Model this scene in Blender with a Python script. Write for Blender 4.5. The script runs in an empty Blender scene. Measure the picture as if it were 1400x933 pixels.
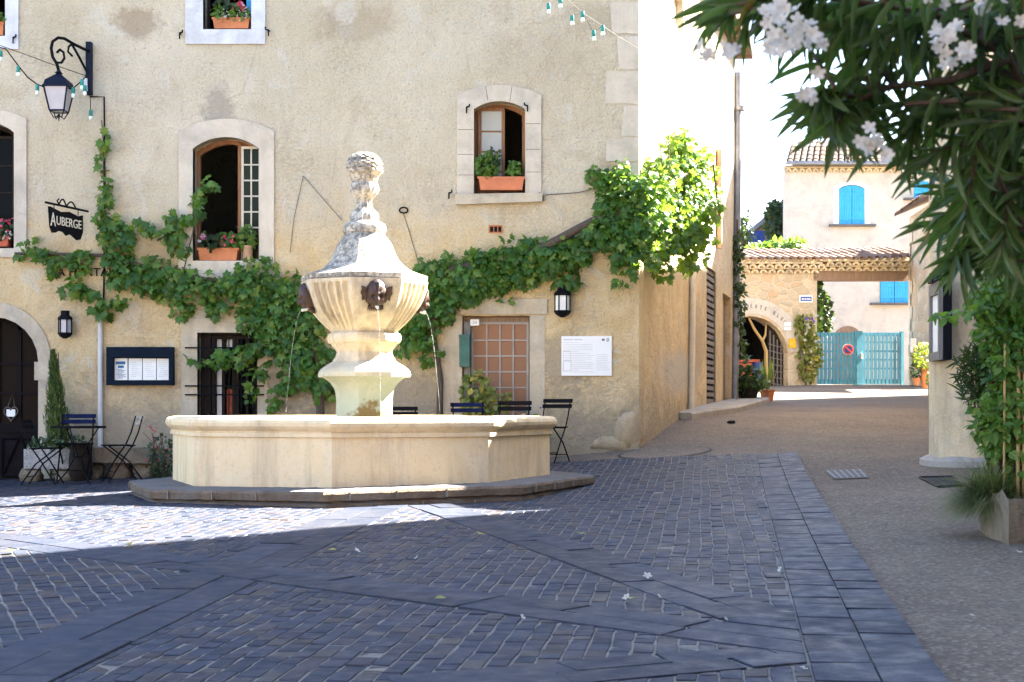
import bpy, bmesh, math, random
import numpy as np
from mathutils import Vector, Matrix
from mathutils.geometry import tessellate_polygon
random.seed(7); RS = np.random.RandomState(11)
SC = bpy.context.scene; COL = SC.collection
F = 1944.4; EYE = 1.2; HOR = 558.0; FY = 19.6        # focal length in px of the 1400 px frame, eye height, horizon row, facade distance
R_ = math.radians
def P(px, py, d): return Vector(((px-700)/F*d, d, EYE+(HOR-py)/F*d))
def X_(px, d=FY): return (px-700)/F*d
def Z_(py, d=FY): return EYE+(HOR-py)/F*d

# ------------------------------------------------------------------ terrain
GP = np.array([(0,5.5,-1.07),(-2.5,5.5,-1.09),(2,5.5,-1.05),(-4,9,-1.05),(-9,10,-1.1),(-9,5,-1.13),(.89,15.43,-.841),(.1,13.66,-.908),
 (-1.7,12.96,-.927),(-3.49,13.75,-.93),(-4.19,15.57,-.955),(-7.06,19.6,-1.0),(-9,19.6,-1.05),(-5,19.6,-.95),(-3,19.6,-.86),(1,19.6,-.645),(1.75,19.6,-.55),
 (2.7,23,-.2),(4.9,31.3,.12),(4.6,15.2,-.64),(6.3,21,-.3),(8.9,29.5,.06),(7,41,.62),(9.5,42,.67),(12,43,.67),(5.2,10,-.85)])
def _tps():
    n = len(GP); d = np.linalg.norm(GP[:,None,:2]-GP[None,:,:2],axis=2)
    K = np.where(d>0, d*d*np.log(np.maximum(d,1e-9)), 0)+np.eye(n)*.6
    Pm = np.c_[np.ones(n), GP[:,:2]]
    A = np.block([[K,Pm],[Pm.T,np.zeros((3,3))]])
    return np.linalg.solve(A, np.r_[GP[:,2],0,0,0])
TW = _tps()
def gz(x, y):
    x = np.clip(np.asarray(x,float),-10,13); y = np.clip(np.asarray(y,float),3,44)
    d = np.sqrt((x[...,None]-GP[:,0])**2+(y[...,None]-GP[:,1])**2)
    U = np.where(d>0, d*d*np.log(np.maximum(d,1e-9)), 0)
    return EYE+U@TW[:-3]+TW[-3]+TW[-2]*x+TW[-1]*y
def gzf(x, y): return float(gz(np.array([x]),np.array([y]))[0])
def G(px, py):                                      # the ground point seen at a pixel
    lo, hi = 3.0, 60.0
    ys = np.linspace(lo,hi,2400); xs = (px-700)/F*ys; zs = EYE+(HOR-py)/F*ys
    k = np.argmax(zs < gz(xs,ys)); y = ys[k]
    return Vector((xs[k], y, gzf(xs[k],y)))

# ------------------------------------------------------------------ mesh builder
class MB:
    def __init__(s): s.v=[]; s.f=[]; s.m=[]; s.r=None
    def add(s, vs, fs, mi=0):
        o=len(s.v); s.v+= [tuple(v) for v in vs]; s.f+=[tuple(i+o for i in f) for f in fs]; s.m+=[mi]*len(fs); return s
    def box(s, c, d, rot=None, mi=0, bev=0):
        x,y,z=[k/2 for k in d]
        vs=[Vector((a*x,b*y,e*z)) for a in(-1,1) for b in(-1,1) for e in(-1,1)]
        if rot is not None: vs=[rot@v for v in vs]
        c=Vector(c); vs=[v+c for v in vs]
        return s.add(vs,[(0,1,3,2),(4,6,7,5),(0,4,5,1),(2,3,7,6),(0,2,6,4),(1,5,7,3)],mi)
    def bbox(s, a, b, mi=0):
        a=Vector(a);b=Vector(b); return s.box((a+b)/2,[abs(k) for k in (b-a)],None,mi)
    def tube(s, pts, r, n=6, mi=0, cap=True):
        pts=[Vector(p) for p in pts]; rs=r if isinstance(r,(list,tuple)) else [r]*len(pts)
        vs=[];fs=[]; up=None
        for i,p in enumerate(pts):
            t=(pts[min(i+1,len(pts)-1)]-pts[max(i-1,0)]).normalized()
            if up is None: up=Vector((0,0,1)) if abs(t.z)<.9 else Vector((1,0,0))
            a=t.cross(up); 
            if a.length<1e-4: a=t.cross(Vector((1,.3,0)))
            a.normalize(); b=a.cross(t).normalized(); up=b
            for k in range(n):
                q=2*math.pi*k/n; vs.append(p+a*math.cos(q)*rs[i]+b*math.sin(q)*rs[i])
        for i in range(len(pts)-1):
            for k in range(n): fs.append((i*n+k,i*n+(k+1)%n,(i+1)*n+(k+1)%n,(i+1)*n+k))
        if cap: fs.append(tuple(range(n))[::-1]); fs.append(tuple((len(pts)-1)*n+k for k in range(n)))
        return s.add(vs,fs,mi)
    def lathe(s, prof, c=(0,0,0), n=20, mi=0):
        vs=[];fs=[];c=Vector(c)
        for r,z in prof:
            for k in range(n):
                q=2*math.pi*k/n; vs.append(c+Vector((r*math.cos(q),r*math.sin(q),z)))
        for i in range(len(prof)-1):
            for k in range(n): fs.append((i*n+k,i*n+(k+1)%n,(i+1)*n+(k+1)%n,(i+1)*n+k))
        fs.append(tuple(range(n))[::-1]); fs.append(tuple((len(prof)-1)*n+k for k in range(n)))
        return s.add(vs,fs,mi)
    def plate(s, outer, holes, to, t0, t1, mi=0, back=True):   # polygon with holes (2-D points); to(u,v,t) -> 3-D; between offsets t0 and t1
        loops=[outer]+list(holes); flat=[p for l in loops for p in l]
        tris=tessellate_polygon([[Vector((p[0],p[1],0)) for p in l] for l in loops])
        n=len(flat); vs=[to(p[0],p[1],t0) for p in flat]+[to(p[0],p[1],t1) for p in flat]; fs=[]
        for t in tris:
            fs.append(tuple(t)); 
            if back: fs.append(tuple(i+n for i in t[::-1]))
        o=0
        for l in loops:
            k=len(l)
            for i in range(k): a=o+i;b=o+(i+1)%k; fs.append((a,b,b+n,a+n))
            o+=k
        return s.add(vs,fs,mi)
def mesh_from(name, mb, fixn=True, smooth=None):
    me=bpy.data.meshes.new(name); me.from_pydata(mb.v,[],mb.f)
    if mb.m and max(mb.m)>0: me.polygons.foreach_set('material_index',mb.m)
    if fixn:
        b=bmesh.new(); b.from_mesh(me); bmesh.ops.recalc_face_normals(b,faces=b.faces); b.to_mesh(me); b.free()
    if smooth is not None:
        me.polygons.foreach_set('use_smooth',[True]*len(me.polygons))
        if smooth<180: me.set_sharp_from_angle(angle=R_(smooth))
    if mb.r is not None:
        at=me.attributes.new('rnd','FLOAT','POINT'); at.data.foreach_set('value',np.asarray(mb.r,np.float32))
    me.update(); return me
ORG={}
def tag(o,label,cat,group=None):
    o['label']=label; o['category']=cat
    if group: o['group']=group
    return o
def thing(name,label,cat,loc=(0,0,0),rz=0,group=None):
    o=bpy.data.objects.new(name,None); COL.objects.link(o); o.location=loc; o.rotation_euler.z=rz; o.empty_display_size=.2
    ORG[o.name]=Vector(loc) if rz==0 else Vector((0,0,0)); return tag(o,label,cat,group)
def local(o): ORG[o.name]=Vector((0,0,0)); return o
def part(name,mb,mat,parent=None,smooth=None,label=None,fixn=True):
    org=ORG[parent.name] if parent else Vector((0,0,0))
    if org.length: mb.v=[(v[0]-org.x,v[1]-org.y,v[2]-org.z) for v in mb.v]
    me=mesh_from(name,mb,fixn,smooth)
    for m in (mat if isinstance(mat,(list,tuple)) else [mat]): me.materials.append(m)
    o=bpy.data.objects.new(name,me); COL.objects.link(o)
    if parent: o.parent=parent
    if label: o['label']=label
    ORG[o.name]=org; return o
def solo(name,mb,mat,label,cat,loc=None,group=None,smooth=None,fixn=True):   # a thing that is a single mesh
    loc=Vector(loc) if loc is not None else Vector((0,0,0))
    if loc.length: mb.v=[(v[0]-loc.x,v[1]-loc.y,v[2]-loc.z) for v in mb.v]
    o=part(name,mb,mat,None,smooth,None,fixn); o.location=loc; ORG[o.name]=loc; return tag(o,label,cat,group)
def struct(name,mb,mat,smooth=None,kind='structure',fixn=True):
    o=part(name,mb,mat,None,smooth,None,fixn); o['kind']=kind; return o
def copy_tree(o,parent=None):
    c=o.copy(); COL.objects.link(c)
    if parent: c.parent=parent
    for ch in list(o.children): copy_tree(ch,c)
    return c

# ------------------------------------------------------------------ materials
class NT:
    def __init__(s,name,rough=.85,spec=.3):
        s.mat=bpy.data.materials.new(name); s.mat.use_nodes=True; s.t=s.mat.node_tree
        s.b=s.t.nodes['Principled BSDF']; s.b.inputs['Roughness'].default_value=rough; s.b.inputs['Specular IOR Level'].default_value=spec
        s.tc=s.t.nodes.new('ShaderNodeTexCoord').outputs['Object']
    def n(s,ty,**kw):
        x=s.t.nodes.new(ty)
        for k,v in kw.items(): setattr(x,k,v)
        return x
    def l(s,a,b): s.t.links.new(a,b)
    def mapv(s,scale):
        m=s.n('ShaderNodeMapping'); m.inputs['Scale'].default_value=scale; s.l(s.tc,m.inputs['Vector']); return m.outputs[0]
    def noise(s,scale,detail=4,rough=.55,vec=None,dist=0):
        x=s.n('ShaderNodeTexNoise'); x.inputs['Scale'].default_value=scale; x.inputs['Detail'].default_value=detail
        x.inputs['Roughness'].default_value=rough; x.inputs['Distortion'].default_value=dist; s.l(vec or s.tc,x.inputs['Vector']); return x.outputs['Fac']
    def vor(s,scale,feature='F1',vec=None,out='Distance'):
        x=s.n('ShaderNodeTexVoronoi',feature=feature); x.inputs['Scale'].default_value=scale; s.l(vec or s.tc,x.inputs['Vector']); return x.outputs[out]
    def ramp(s,fac,stops,interp='LINEAR'):
        x=s.n('ShaderNodeValToRGB'); r=x.color_ramp; r.interpolation=interp
        while len(r.elements)<len(stops): r.elements.new(.5)
        for e,(p,c) in zip(r.elements,stops):
            e.position=p; e.color=(c,c,c,1) if isinstance(c,(int,float)) else (*c,1)
        s.l(fac,x.inputs[0]); return x.outputs[0]
    def mix(s,fac,a,b,mode='MIX'):
        x=s.n('ShaderNodeMix',data_type='RGBA',blend_type=mode)
        for i,v in ((0,fac),(6,a),(7,b)):
            if isinstance(v,bpy.types.NodeSocket): s.l(v,x.inputs[i])
            else: x.inputs[i].default_value=v if isinstance(v,(int,float)) else (*v,1)
        return x.outputs[2]
    def math(s,op,a,b=0,clamp=False):
        x=s.n('ShaderNodeMath',operation=op,use_clamp=clamp)
        for i,v in ((0,a),(1,b)):
            if isinstance(v,bpy.types.NodeSocket): s.l(v,x.inputs[i])
            else: x.inputs[i].default_value=v
        return x.outputs[0]
    def xyz(s):
        x=s.n('ShaderNodeSeparateXYZ'); s.l(s.tc,x.inputs[0]); return x.outputs
    def attr(s,name='rnd'):
        return s.n('ShaderNodeAttribute',attribute_name=name).outputs['Fac']
    def bump(s,h,strength=.3,dist=.01):
        x=s.n('ShaderNodeBump'); x.inputs['Strength'].default_value=strength; x.inputs['Distance'].default_value=dist
        s.l(h,x.inputs['Height']); s.l(x.outputs[0],s.b.inputs['Normal']); return s
    def col(s,c):
        if isinstance(c,bpy.types.NodeSocket): s.l(c,s.b.inputs['Base Color'])
        else: s.b.inputs['Base Color'].default_value=(*c,1)
        return s
    def inp(s,k,v):
        if isinstance(v,bpy.types.NodeSocket): s.l(v,s.b.inputs[k])
        else: s.b.inputs[k].default_value=v
        return s
MT={}
def simple(name,c,rough=.7,spec=.3,var=.25,scale=8,metal=0,bump=0):
    t=NT(name,rough,spec); f=t.noise(scale,5)
    a=tuple(k*(1-var) for k in c); b=tuple(min(1,k*(1+var)) for k in c)
    t.col(t.ramp(f,[(.3,a),(.7,b)])); t.inp('Metallic',metal)
    if bump: t.bump(t.noise(scale*5,4),bump,.004)
    MT[name]=t.mat; return t.mat
def m_plaster():
    t=NT('facade_plaster',.93,.15); x,y,z=t.xyz()
    big=t.noise(.55,6,.6); mid=t.noise(2.3,6,.62,dist=.6); fine=t.noise(38,5,.7); sp=t.noise(11,6,.7)
    up=t.mix(t.ramp(big,[(.35,0),(.65,1)]),(.56,.475,.335),(.665,.585,.445))
    lo=t.mix(t.ramp(mid,[(.35,0),(.65,1)]),(.62,.45,.235),(.73,.575,.345))
    zz=t.math('ADD',z,t.math('MULTIPLY',t.math('SUBTRACT',mid,.5),1.6))
    c=t.mix(t.ramp(t.math('MULTIPLY',zz,.25),[(.66,0),(.86,1)]),lo,up)
    # weather stain patches, pale repairs, dirt at the foot of the wall
    c=t.mix(t.ramp(t.noise(1.1,7,.7,dist=1.2),[(.53,0),(.68,.55)]),c,(.475,.385,.265))
    c=t.mix(t.ramp(t.noise(1.6,5,.6,vec=t.mapv((1.3,1.3,.9)),dist=.8),[(.60,0),(.64,.6)]),c,(.65,.595,.49))
    c=t.mix(t.ramp(t.noise(3.0,6,.75,vec=t.mapv((1,1,.18))),[(.52,0),(.74,.32)]),c,(.36,.295,.21))
    foot=t.math('ADD',t.math('MULTIPLY',t.math('SUBTRACT',sp,.5),1.5),t.math('ADD',z,t.math('MULTIPLY',t.math('SUBTRACT',mid,.5),1.3)))
    c=t.mix(t.ramp(foot,[(.3,.8),(1.2,0)]),c,(.31,.27,.21))
    c=t.mix(t.ramp(fine,[(.32,.55),(.5,0)]),c,(.30,.24,.165))
    c=t.mix(t.ramp(t.vor(5.5),[(.05,.5),(.12,0)]),c,(.36,.3,.22))
    c=t.mix(t.ramp(t.noise(26,3),[(.66,0),(.75,.6)]),c,(.66,.61,.52))
    def spot(px,py,rx,rz,soft=.5):       # a weathered patch with a ragged outline at one place on the wall
        dx=t.math('MULTIPLY',t.math('SUBTRACT',x,X_(px)),1/rx); dz=t.math('MULTIPLY',t.math('SUBTRACT',z,Z_(py)),1/rz)
        d=t.math('SQRT',t.math('ADD',t.math('MULTIPLY',dx,dx),t.math('MULTIPLY',dz,dz)))
        d=t.math('ADD',d,t.math('MULTIPLY',t.math('SUBTRACT',sp,.5),1.5))
        d=t.math('ADD',d,t.math('MULTIPLY',t.math('SUBTRACT',mid,.5),1.0))
        return t.ramp(d,[(.55,1),(.55+soft*.8,0)])
    for px,py,rx,rz,k,cc in ((310,95,.7,.38,.36,(.37,.28,.18)),(300,80,.2,.2,.5,(.66,.61,.5)),(14,95,.4,.3,.55,(.34,.255,.165)),(125,225,.28,.62,.5,(.31,.27,.215)),(660,92,.9,.3,.4,(.40,.315,.215)),
        (690,300,.55,.42,.45,(.45,.30,.16)),(230,570,.55,.7,.6,(.30,.26,.205)),(115,520,.45,.55,.6,(.56,.535,.47)),(800,565,.75,.45,.6,(.50,.475,.42)),(600,560,.5,.5,.5,(.36,.30,.215)),(855,500,.35,.9,.45,(.36,.30,.22)),(395,600,.6,.5,.5,(.3,.26,.2)),(560,140,.9,.45,.25,(.45,.37,.265)),(440,130,.8,.5,.2,(.66,.6,.47)),(800,60,.45,.5,.4,(.43,.37,.285)),(60,400,.5,.25,.5,(.40,.31,.2))):
        c=t.mix(t.math('MULTIPLY',spot(px,py,rx,rz),min(.85,k*1.3)),c,cc)
    crack=t.math('MULTIPLY',t.ramp(t.vor(.75,'DISTANCE_TO_EDGE',vec=t.mapv((1,1,.8))),[(.003,1),(.008,0)]),t.ramp(t.noise(.8,3),[(.52,0),(.62,.22)]))
    c=t.mix(crack,c,(.26,.21,.15))
    rough_=t.ramp(t.noise(.9,4,.6,vec=t.mapv((1,1,1.25))),[(.5,0),(.62,1)])
    relief_shade=t.ramp(t.noise(15,4,.65,vec=t.mapv((1,1,1.7))),[(.42,.42),(.54,0)])
    c=t.mix(t.math('MULTIPLY',rough_,relief_shade),c,(.36,.285,.195))  # dark speckle stands in for the small shadows of rough-cast relief
    t.col(c)
    h=t.math('ADD',t.math('MULTIPLY',fine,.35),t.math('ADD',t.math('MULTIPLY',sp,.8),t.math('MULTIPLY',mid,1.4)))
    t.bump(h,1.0,.06); MT['plaster']=t.mat
def m_stone(name,base,dark,light,streak=.5,lichen=None,rough=.88,bs=.5,algae=False):
    t=NT(name,rough,.2); x,y,z=t.xyz()
    a=t.noise(3.2,7,.65,dist=.5); c=t.mix(t.ramp(a,[(.3,0),(.7,1)]),base,light)
    st=t.noise(4.5,6,.7,vec=t.mapv((1,1,.12)))
    c=t.mix(t.ramp(st,[(.48,0),(.72,streak)]),c,dark)
    c=t.mix(t.ramp(t.noise(24,5,.7),[(.3,.35),(.45,0)]),c,dark)
    c=t.mix(t.ramp(t.noise(1.7,6,.7,dist=.25),[(.47,0),(.70,.22 if 'basin' in name else .7)]),c,tuple((a_+b_)*.5 for a_,b_ in zip(dark,(.30,.29,.27))))
    if lichen:
        g=t.math('SUBTRACT',t.math('MULTIPLY',y,-.25),t.math('MULTIPLY',x,.32))
        g=t.math('ADD',g,t.math('MULTIPLY',t.ramp(z,[(0,0),(1,1)]),0))
        l=t.math('ADD',t.noise(16,6,.75),t.math('MULTIPLY',g,lichen[1]))
        c=t.mix(t.ramp(l,[(lichen[0],0),(lichen[0]+.14,.82)]),c,(.105,.098,.088))
        c=t.mix(t.ramp(t.noise(34,3),[(.62,0),(.7,.7)]),c,(.62,.58,.5))
    if algae:
        c=t.mix(t.ramp(t.math('ADD',t.math('SUBTRACT',z,.78),t.math('MULTIPLY',t.noise(5,5),.6)),[(.45,.8),(.95,0)]),c,(.40,.44,.335))
        mud=t.math('ADD',t.math('MULTIPLY',t.math('SUBTRACT',z,.86),1.6),t.math('ADD',t.math('MULTIPLY',t.noise(6,5,.65),.9),t.math('ABSOLUTE',t.math('MULTIPLY',t.math('SUBTRACT',x,.12),1.5))))
        c=t.mix(t.ramp(mud,[(.62,.95),(.74,0)]),c,(.20,.125,.045))
    t.col(c); h=t.math('ADD',t.noise(45,5,.7),t.math('MULTIPLY',t.noise(7,5,.6),1.5)); t.bump(h,bs,.02); MT[name]=t.mat
def m_masonry(name,base,mortar,bw,bh,var=.35,vec=None):        # rubble masonry: irregular cells with pale joints
    t=NT(name,.92,.15); v=t.mapv((1/bw,1/bw,1/bh))
    nz=t.n('ShaderNodeTexNoise'); nz.inputs['Scale'].default_value=1.2; t.l(v,nz.inputs['Vector'])
    vm=t.n('ShaderNodeVectorMath',operation='ADD'); sc=t.n('ShaderNodeVectorMath',operation='SCALE'); sc.inputs['Scale'].default_value=.5
    t.l(nz.outputs['Color'],sc.inputs[0]); t.l(v,vm.inputs[0]); t.l(sc.outputs[0],vm.inputs[1])
    e=t.vor(1,'DISTANCE_TO_EDGE',vm.outputs[0]); cc=t.vor(1,'F1',vm.outputs[0],'Color')
    sp=t.n('ShaderNodeSeparateColor'); t.l(cc,sp.inputs[0])
    c=t.mix(sp.outputs[0],tuple(k*(1-var) for k in base),tuple(k*(1+var) for k in base))
    c=t.mix(t.ramp(sp.outputs[1],[(.55,0),(1,.5)]),c,(base[0]*1.1,base[1]*.8,base[2]*.55))
    c=t.mix(t.ramp(t.noise(20,5,.7),[(.3,.4),(.55,0)]),c,tuple(k*.5 for k in base))
    c=t.mix(t.ramp(e,[(.02,1),(.07,0)]),c,mortar); t.col(c)
    t.bump(t.math('ADD',t.ramp(e,[(0,0),(.12,1)]),t.math('MULTIPLY',t.noise(25,5),.35)),.6,.03); MT[name]=t.mat
def m_leaf(name,stops,rough=.45,trans=.35,tcol=(.25,.42,.04)):
    t=NT(name,rough,.4); a=t.attr(); c=t.ramp(a,stops); c=t.mix(t.ramp(t.noise(9,3),[(.35,.25),(.6,0)]),c,tuple(k*.55 for k in stops[0][1]))
    t.col(c)
    tr=t.n('ShaderNodeBsdfTranslucent'); t.l(t.mix(.55,c,tcol),tr.inputs[0])
    ms=t.n('ShaderNodeMixShader'); ms.inputs[0].default_value=trans; out=[n for n in t.t.nodes if n.type=='OUTPUT_MATERIAL'][0]
    t.l(t.b.outputs[0],ms.inputs[1]); t.l(tr.outputs[0],ms.inputs[2]); t.l(ms.outputs[0],out.inputs[0]); MT[name]=t.mat
def m_setts():
    t=NT('sett_stone',.62,.16); a=t.attr()
    c=t.ramp(a,[(0,(.017,.024,.042)),(.3,(.024,.034,.060)),(.55,(.033,.043,.071)),(.8,(.041,.039,.055)),(.94,(.056,.047,.045)),(1,(.075,.071,.07))])
    c=t.mix(t.ramp(t.noise(14,6,.7),[(.35,.5),(.65,0)]),c,(.022,.022,.028))
    c=t.mix(t.ramp(t.noise(1.1,5,.6),[(.5,0),(.8,.35)]),c,(.07,.064,.06))
    c=t.mix(t.ramp(t.noise(60,3,.6),[(.62,0),(.75,.3)]),c,(.13,.125,.12))
    c=t.mix(t.ramp(t.noise(.35,5,.65),[(.5,0),(.68,.35)]),c,(.050,.043,.047))
    c=t.mix(t.ramp(t.noise(33,4,.75),[(.58,0),(.66,.35)]),c,(.10,.094,.085))
    t.col(c); t.inp('Roughness',t.ramp(t.noise(8,5),[(.3,.48),(.7,.78)]))
    t.bump(t.math('ADD',t.noise(22,6,.65),t.math('MULTIPLY',t.noise(90,3),.25)),.5,.012); MT['setts']=t.mat
def m_ground():
    t=NT('aggregate_asphalt',.9,.2)
    big=t.noise(.5,6,.6); c=t.mix(t.ramp(big,[(.35,0),(.65,1)]),(.116,.089,.069),(.166,.130,.100))
    v=t.vor(46,out='Color'); sp=t.n('ShaderNodeSeparateColor'); t.l(v,sp.inputs[0])
    c=t.mix(t.ramp(sp.outputs[0],[(0,.6),(.45,0)]),c,(.05,.043,.037))
    c=t.mix(t.ramp(sp.outputs[1],[(.72,0),(.95,.6)]),c,(.26,.225,.19))
    c=t.mix(t.ramp(t.noise(2.2,6,.7),[(.5,0),(.75,.5)]),c,(.065,.058,.05)); t.col(c)
    t.bump(t.math('ADD',t.vor(46),t.math('MULTIPLY',t.noise(5,5),.8)),.5,.01); MT['ground']=t.mat
def m_glass(name,tint,rough=.04,refl=.5):
    t=NT(name,.6,.02); t.col(tint); g=t.n('ShaderNodeBsdfGlossy'); g.inputs['Roughness'].default_value=rough; g.inputs['Color'].default_value=(.9,.9,.9,1)
    ms=t.n('ShaderNodeMixShader'); ms.inputs[0].default_value=refl; out=[n for n in t.t.nodes if n.type=='OUTPUT_MATERIAL'][0]
    t.l(t.b.outputs[0],ms.inputs[1]); t.l(g.outputs[0],ms.inputs[2]); t.l(ms.outputs[0],out.inputs[0])
    t.bump(t.noise(2.5,2),.06,.01); t.l(t.b.inputs['Normal'].links[0].from_socket,g.inputs['Normal']); MT[name]=t.mat
def m_tile():
    t=NT('roof_tile',.9,.15); a=t.attr(); c=t.ramp(a,[(0,(.095,.052,.037)),(.4,(.15,.085,.058)),(.7,(.20,.13,.095)),(1,(.12,.085,.075))])
    c=t.mix(t.ramp(t.noise(9,5,.7),[(.45,0),(.7,.6)]),c,(.24,.22,.19)); t.col(c); t.bump(t.noise(30,4),.4,.01); MT['tile']=t.mat
def m_weathered_wood(name,c0,c1):
    t=NT(name,.8,.2); w=t.noise(6,6,.7,vec=t.mapv((9,9,.5))); t.col(t.ramp(w,[(.3,c0),(.7,c1)])); t.bump(w,.5,.01); MT[name]=t.mat
t=NT('old_roof_tile',.95,.1); t.col(t.ramp(t.attr(),[(0,(.042,.026,.02)),(.5,(.07,.045,.034)),(1,(.05,.042,.038))])); t.bump(t.noise(20,4),.4,.02); MT['old_tile']=t.mat
m_plaster(); m_setts(); m_ground(); m_tile()
m_stone('limestone',(.57,.465,.315),(.25,.205,.145),(.63,.54,.40),.9,bs=.45)
m_stone('limestone_base',(.52,.44,.31),(.28,.22,.15),(.60,.54,.42),.45,algae=True)
m_stone('limestone_lichen',(.54,.47,.37),(.25,.21,.16),(.62,.57,.48),.35,lichen=(.46,.35))
m_stone('surround_stone',(.53,.455,.35),(.36,.295,.215),(.61,.545,.445),.45,bs=.4)
m_stone('painted_surround',(.56,.57,.60),(.40,.38,.36),(.64,.65,.67),.3,bs=.3)
m_stone('wall_stone',(.46,.38,.27),(.24,.20,.15),(.56,.49,.38),.4,bs=.6)
m_stone('trough_stone',(.13,.098,.064),(.04,.032,.022),(.33,.275,.20),.3,bs=1.0)
m_stone('kerb_stone',(.30,.275,.24),(.15,.13,.11),(.38,.355,.32),.4)
m_stone('plinth_top',(.10,.095,.098),(.05,.045,.045),(.15,.14,.135),.3)
m_stone('plinth_stone',(.115,.08,.055),(.05,.036,.026),(.23,.175,.125),.5,bs=1.0)
m_stone('limestone_basin',(.70,.53,.305),(.36,.27,.17),(.75,.61,.41),.6,bs=.4)
m_stone('footing',(.40,.305,.185),(.18,.135,.085),(.50,.41,.28),.5,bs=.9)
m_masonry('rubble',(.50,.415,.295),(.53,.445,.325),.42,.24,.14)
m_masonry('pillar_masonry',(.52,.435,.325),(.50,.43,.33),.5,.3,.18)
m_stone('mortar',(.19,.175,.155),(.05,.046,.04),(.27,.25,.225),.7,bs=.8)
m_stone('cream_render',(.50,.45,.385),(.42,.37,.31),(.55,.50,.44),.12,bs=.2)
m_stone('rough_render',(.63,.495,.31),(.33,.25,.155),(.70,.58,.40),.6,bs=1.0)
m_stone('ochre_render',(.42,.26,.16),(.3,.18,.11),(.48,.32,.21),.3)
m_leaf('vine_leaf',[(0,(.032,.092,.018)),(.45,(.058,.15,.024)),(.8,(.105,.21,.032)),(1,(.20,.25,.045))],.45,.42,(.36,.58,.04))
m_leaf('oleander_leaf',[(0,(.032,.070,.026)),(.6,(.062,.115,.042)),(.93,(.105,.155,.065)),(1,(.24,.14,.03))],.36,.34,(.24,.42,.05))
m_leaf('bright_leaf',[(0,(.06,.14,.02)),(.6,(.11,.22,.03)),(1,(.2,.28,.05))],.5,.4)
m_leaf('dark_leaf',[(0,(.014,.03,.012)),(.6,(.028,.055,.02)),(1,(.06,.09,.03))],.5,.2)
m_leaf('cypress_leaf',[(0,(.03,.06,.012)),(.6,(.055,.10,.018)),(1,(.12,.15,.03))],.7,.2)
m_leaf('grass_leaf',[(0,(.08,.12,.04)),(.6,(.14,.17,.07)),(1,(.30,.28,.15))],.6,.3)
m_leaf('yellow_leaf',[(0,(.12,.16,.03)),(.6,(.22,.24,.05)),(1,(.45,.36,.06))],.5,.35)
m_leaf('white_petal',[(0,(.55,.54,.49)),(.8,(.66,.65,.61)),(1,(.5,.45,.34))],.6,.35,(.8,.78,.7))
m_leaf('red_petal',[(0,(.45,.02,.03)),(.5,(.6,.05,.08)),(1,(.65,.15,.25))],.6,.3,(.6,.1,.1))
m_leaf('pink_petal',[(0,(.5,.1,.25)),(.5,(.6,.2,.35)),(1,(.7,.6,.62))],.6,.3,(.6,.3,.4))
m_leaf('purple_petal',[(0,(.06,.02,.2)),(.5,(.1,.05,.3)),(1,(.3,.2,.5))],.6,.3,(.2,.1,.5))
m_glass('dark_glass',(.006,.006,.006),.03,.002); m_glass('pane_painted_reflection',(.30,.155,.09),.03,.03); m_glass('window_glass',(.40,.37,.30),.02,.03); m_glass('green_pane',(.022,.030,.018),.03,.004)  # terracotta base of the many-paned window's glass stands in for a reflection
m_weathered_wood('grey_wood',(.10,.09,.085),(.24,.22,.20)); m_weathered_wood('dark_wood',(.012,.008,.007),(.03,.02,.016)); m_weathered_wood('brown_wood',(.17,.075,.035),(.32,.16,.08))
m_weathered_wood('beam_wood',(.16,.10,.07),(.32,.22,.15)); m_weathered_wood('bark',(.045,.034,.027),(.12,.09,.066)); m_weathered_wood('cane_wood',(.34,.22,.09),(.5,.36,.17))
simple('iron',(.006,.0065,.009),.6,.06); simple('lamp_metal',(.006,.010,.024),.5,.1); simple('lamp_glass',(.36,.37,.41),.25,.5,.05)
simple('slat_black',(.006,.0055,.007),.6,.05); simple('slat_blue',(.006,.010,.045),.6,.06); simple('slat_worn',(.30,.26,.2),.7,.3,.5,14)
simple('door_paint',(.008,.0065,.008),.6,.05); simple('navy_paint',(.005,.011,.022),.6,.05); simple('paper',(.78,.78,.74),.7,.2,.04); simple('white_board',(.80,.80,.79),.4,.4,.02)
simple('ink',(.16,.16,.17),.7,.2,.1); simple('faint_ink',(.55,.55,.55),.7,.2,.05); simple('ink_blue',(.05,.14,.28),.7,.2,.1); simple('lettering_black',(.010,.0095,.011),.7,.04); simple('cream_letter',(.72,.66,.52),.6,.3,.05)
simple('terracotta',(.46,.17,.075),.85,.2,.2,6,0,.3); simple('plastic_terracotta',(.50,.16,.07),.5,.3,.12); simple('soil',(.05,.038,.028),.95,.1)
simple('grey_pvc',(.50,.50,.50),.5,.4,.08); simple('cream_pvc',(.62,.55,.44),.6,.3,.1); simple('zinc',(.20,.21,.24),.45,.4,.25,4,.3); simple('copper_pipe',(.48,.29,.17),.6,.3)
simple('mail_green',(.02,.10,.085),.45,.4); simple('socket_green',(.02,.22,.19),.5,.4); simple('bulb_glass',(.75,.85,.80),.15,.5,.05)
simple('shutter_blue',(.035,.33,.62),.55,.3,.12,3); simple('gate_blue',(.10,.31,.42),.55,.3,.1,3); simple('curtain_white',(.72,.70,.66),.8,.2,.06); simple('red_cloth',(.36,.09,.05),.8,.2)
simple('sign_blue',(.03,.09,.33),.4,.4,.05); simple('sign_red',(.55,.06,.05),.4,.4,.05); simple('rust_bronze',(.042,.018,.012),.5,.5,.6,22,.2,.8); simple('mailbox_white',(.75,.75,.74),.5,.4,.03)
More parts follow.
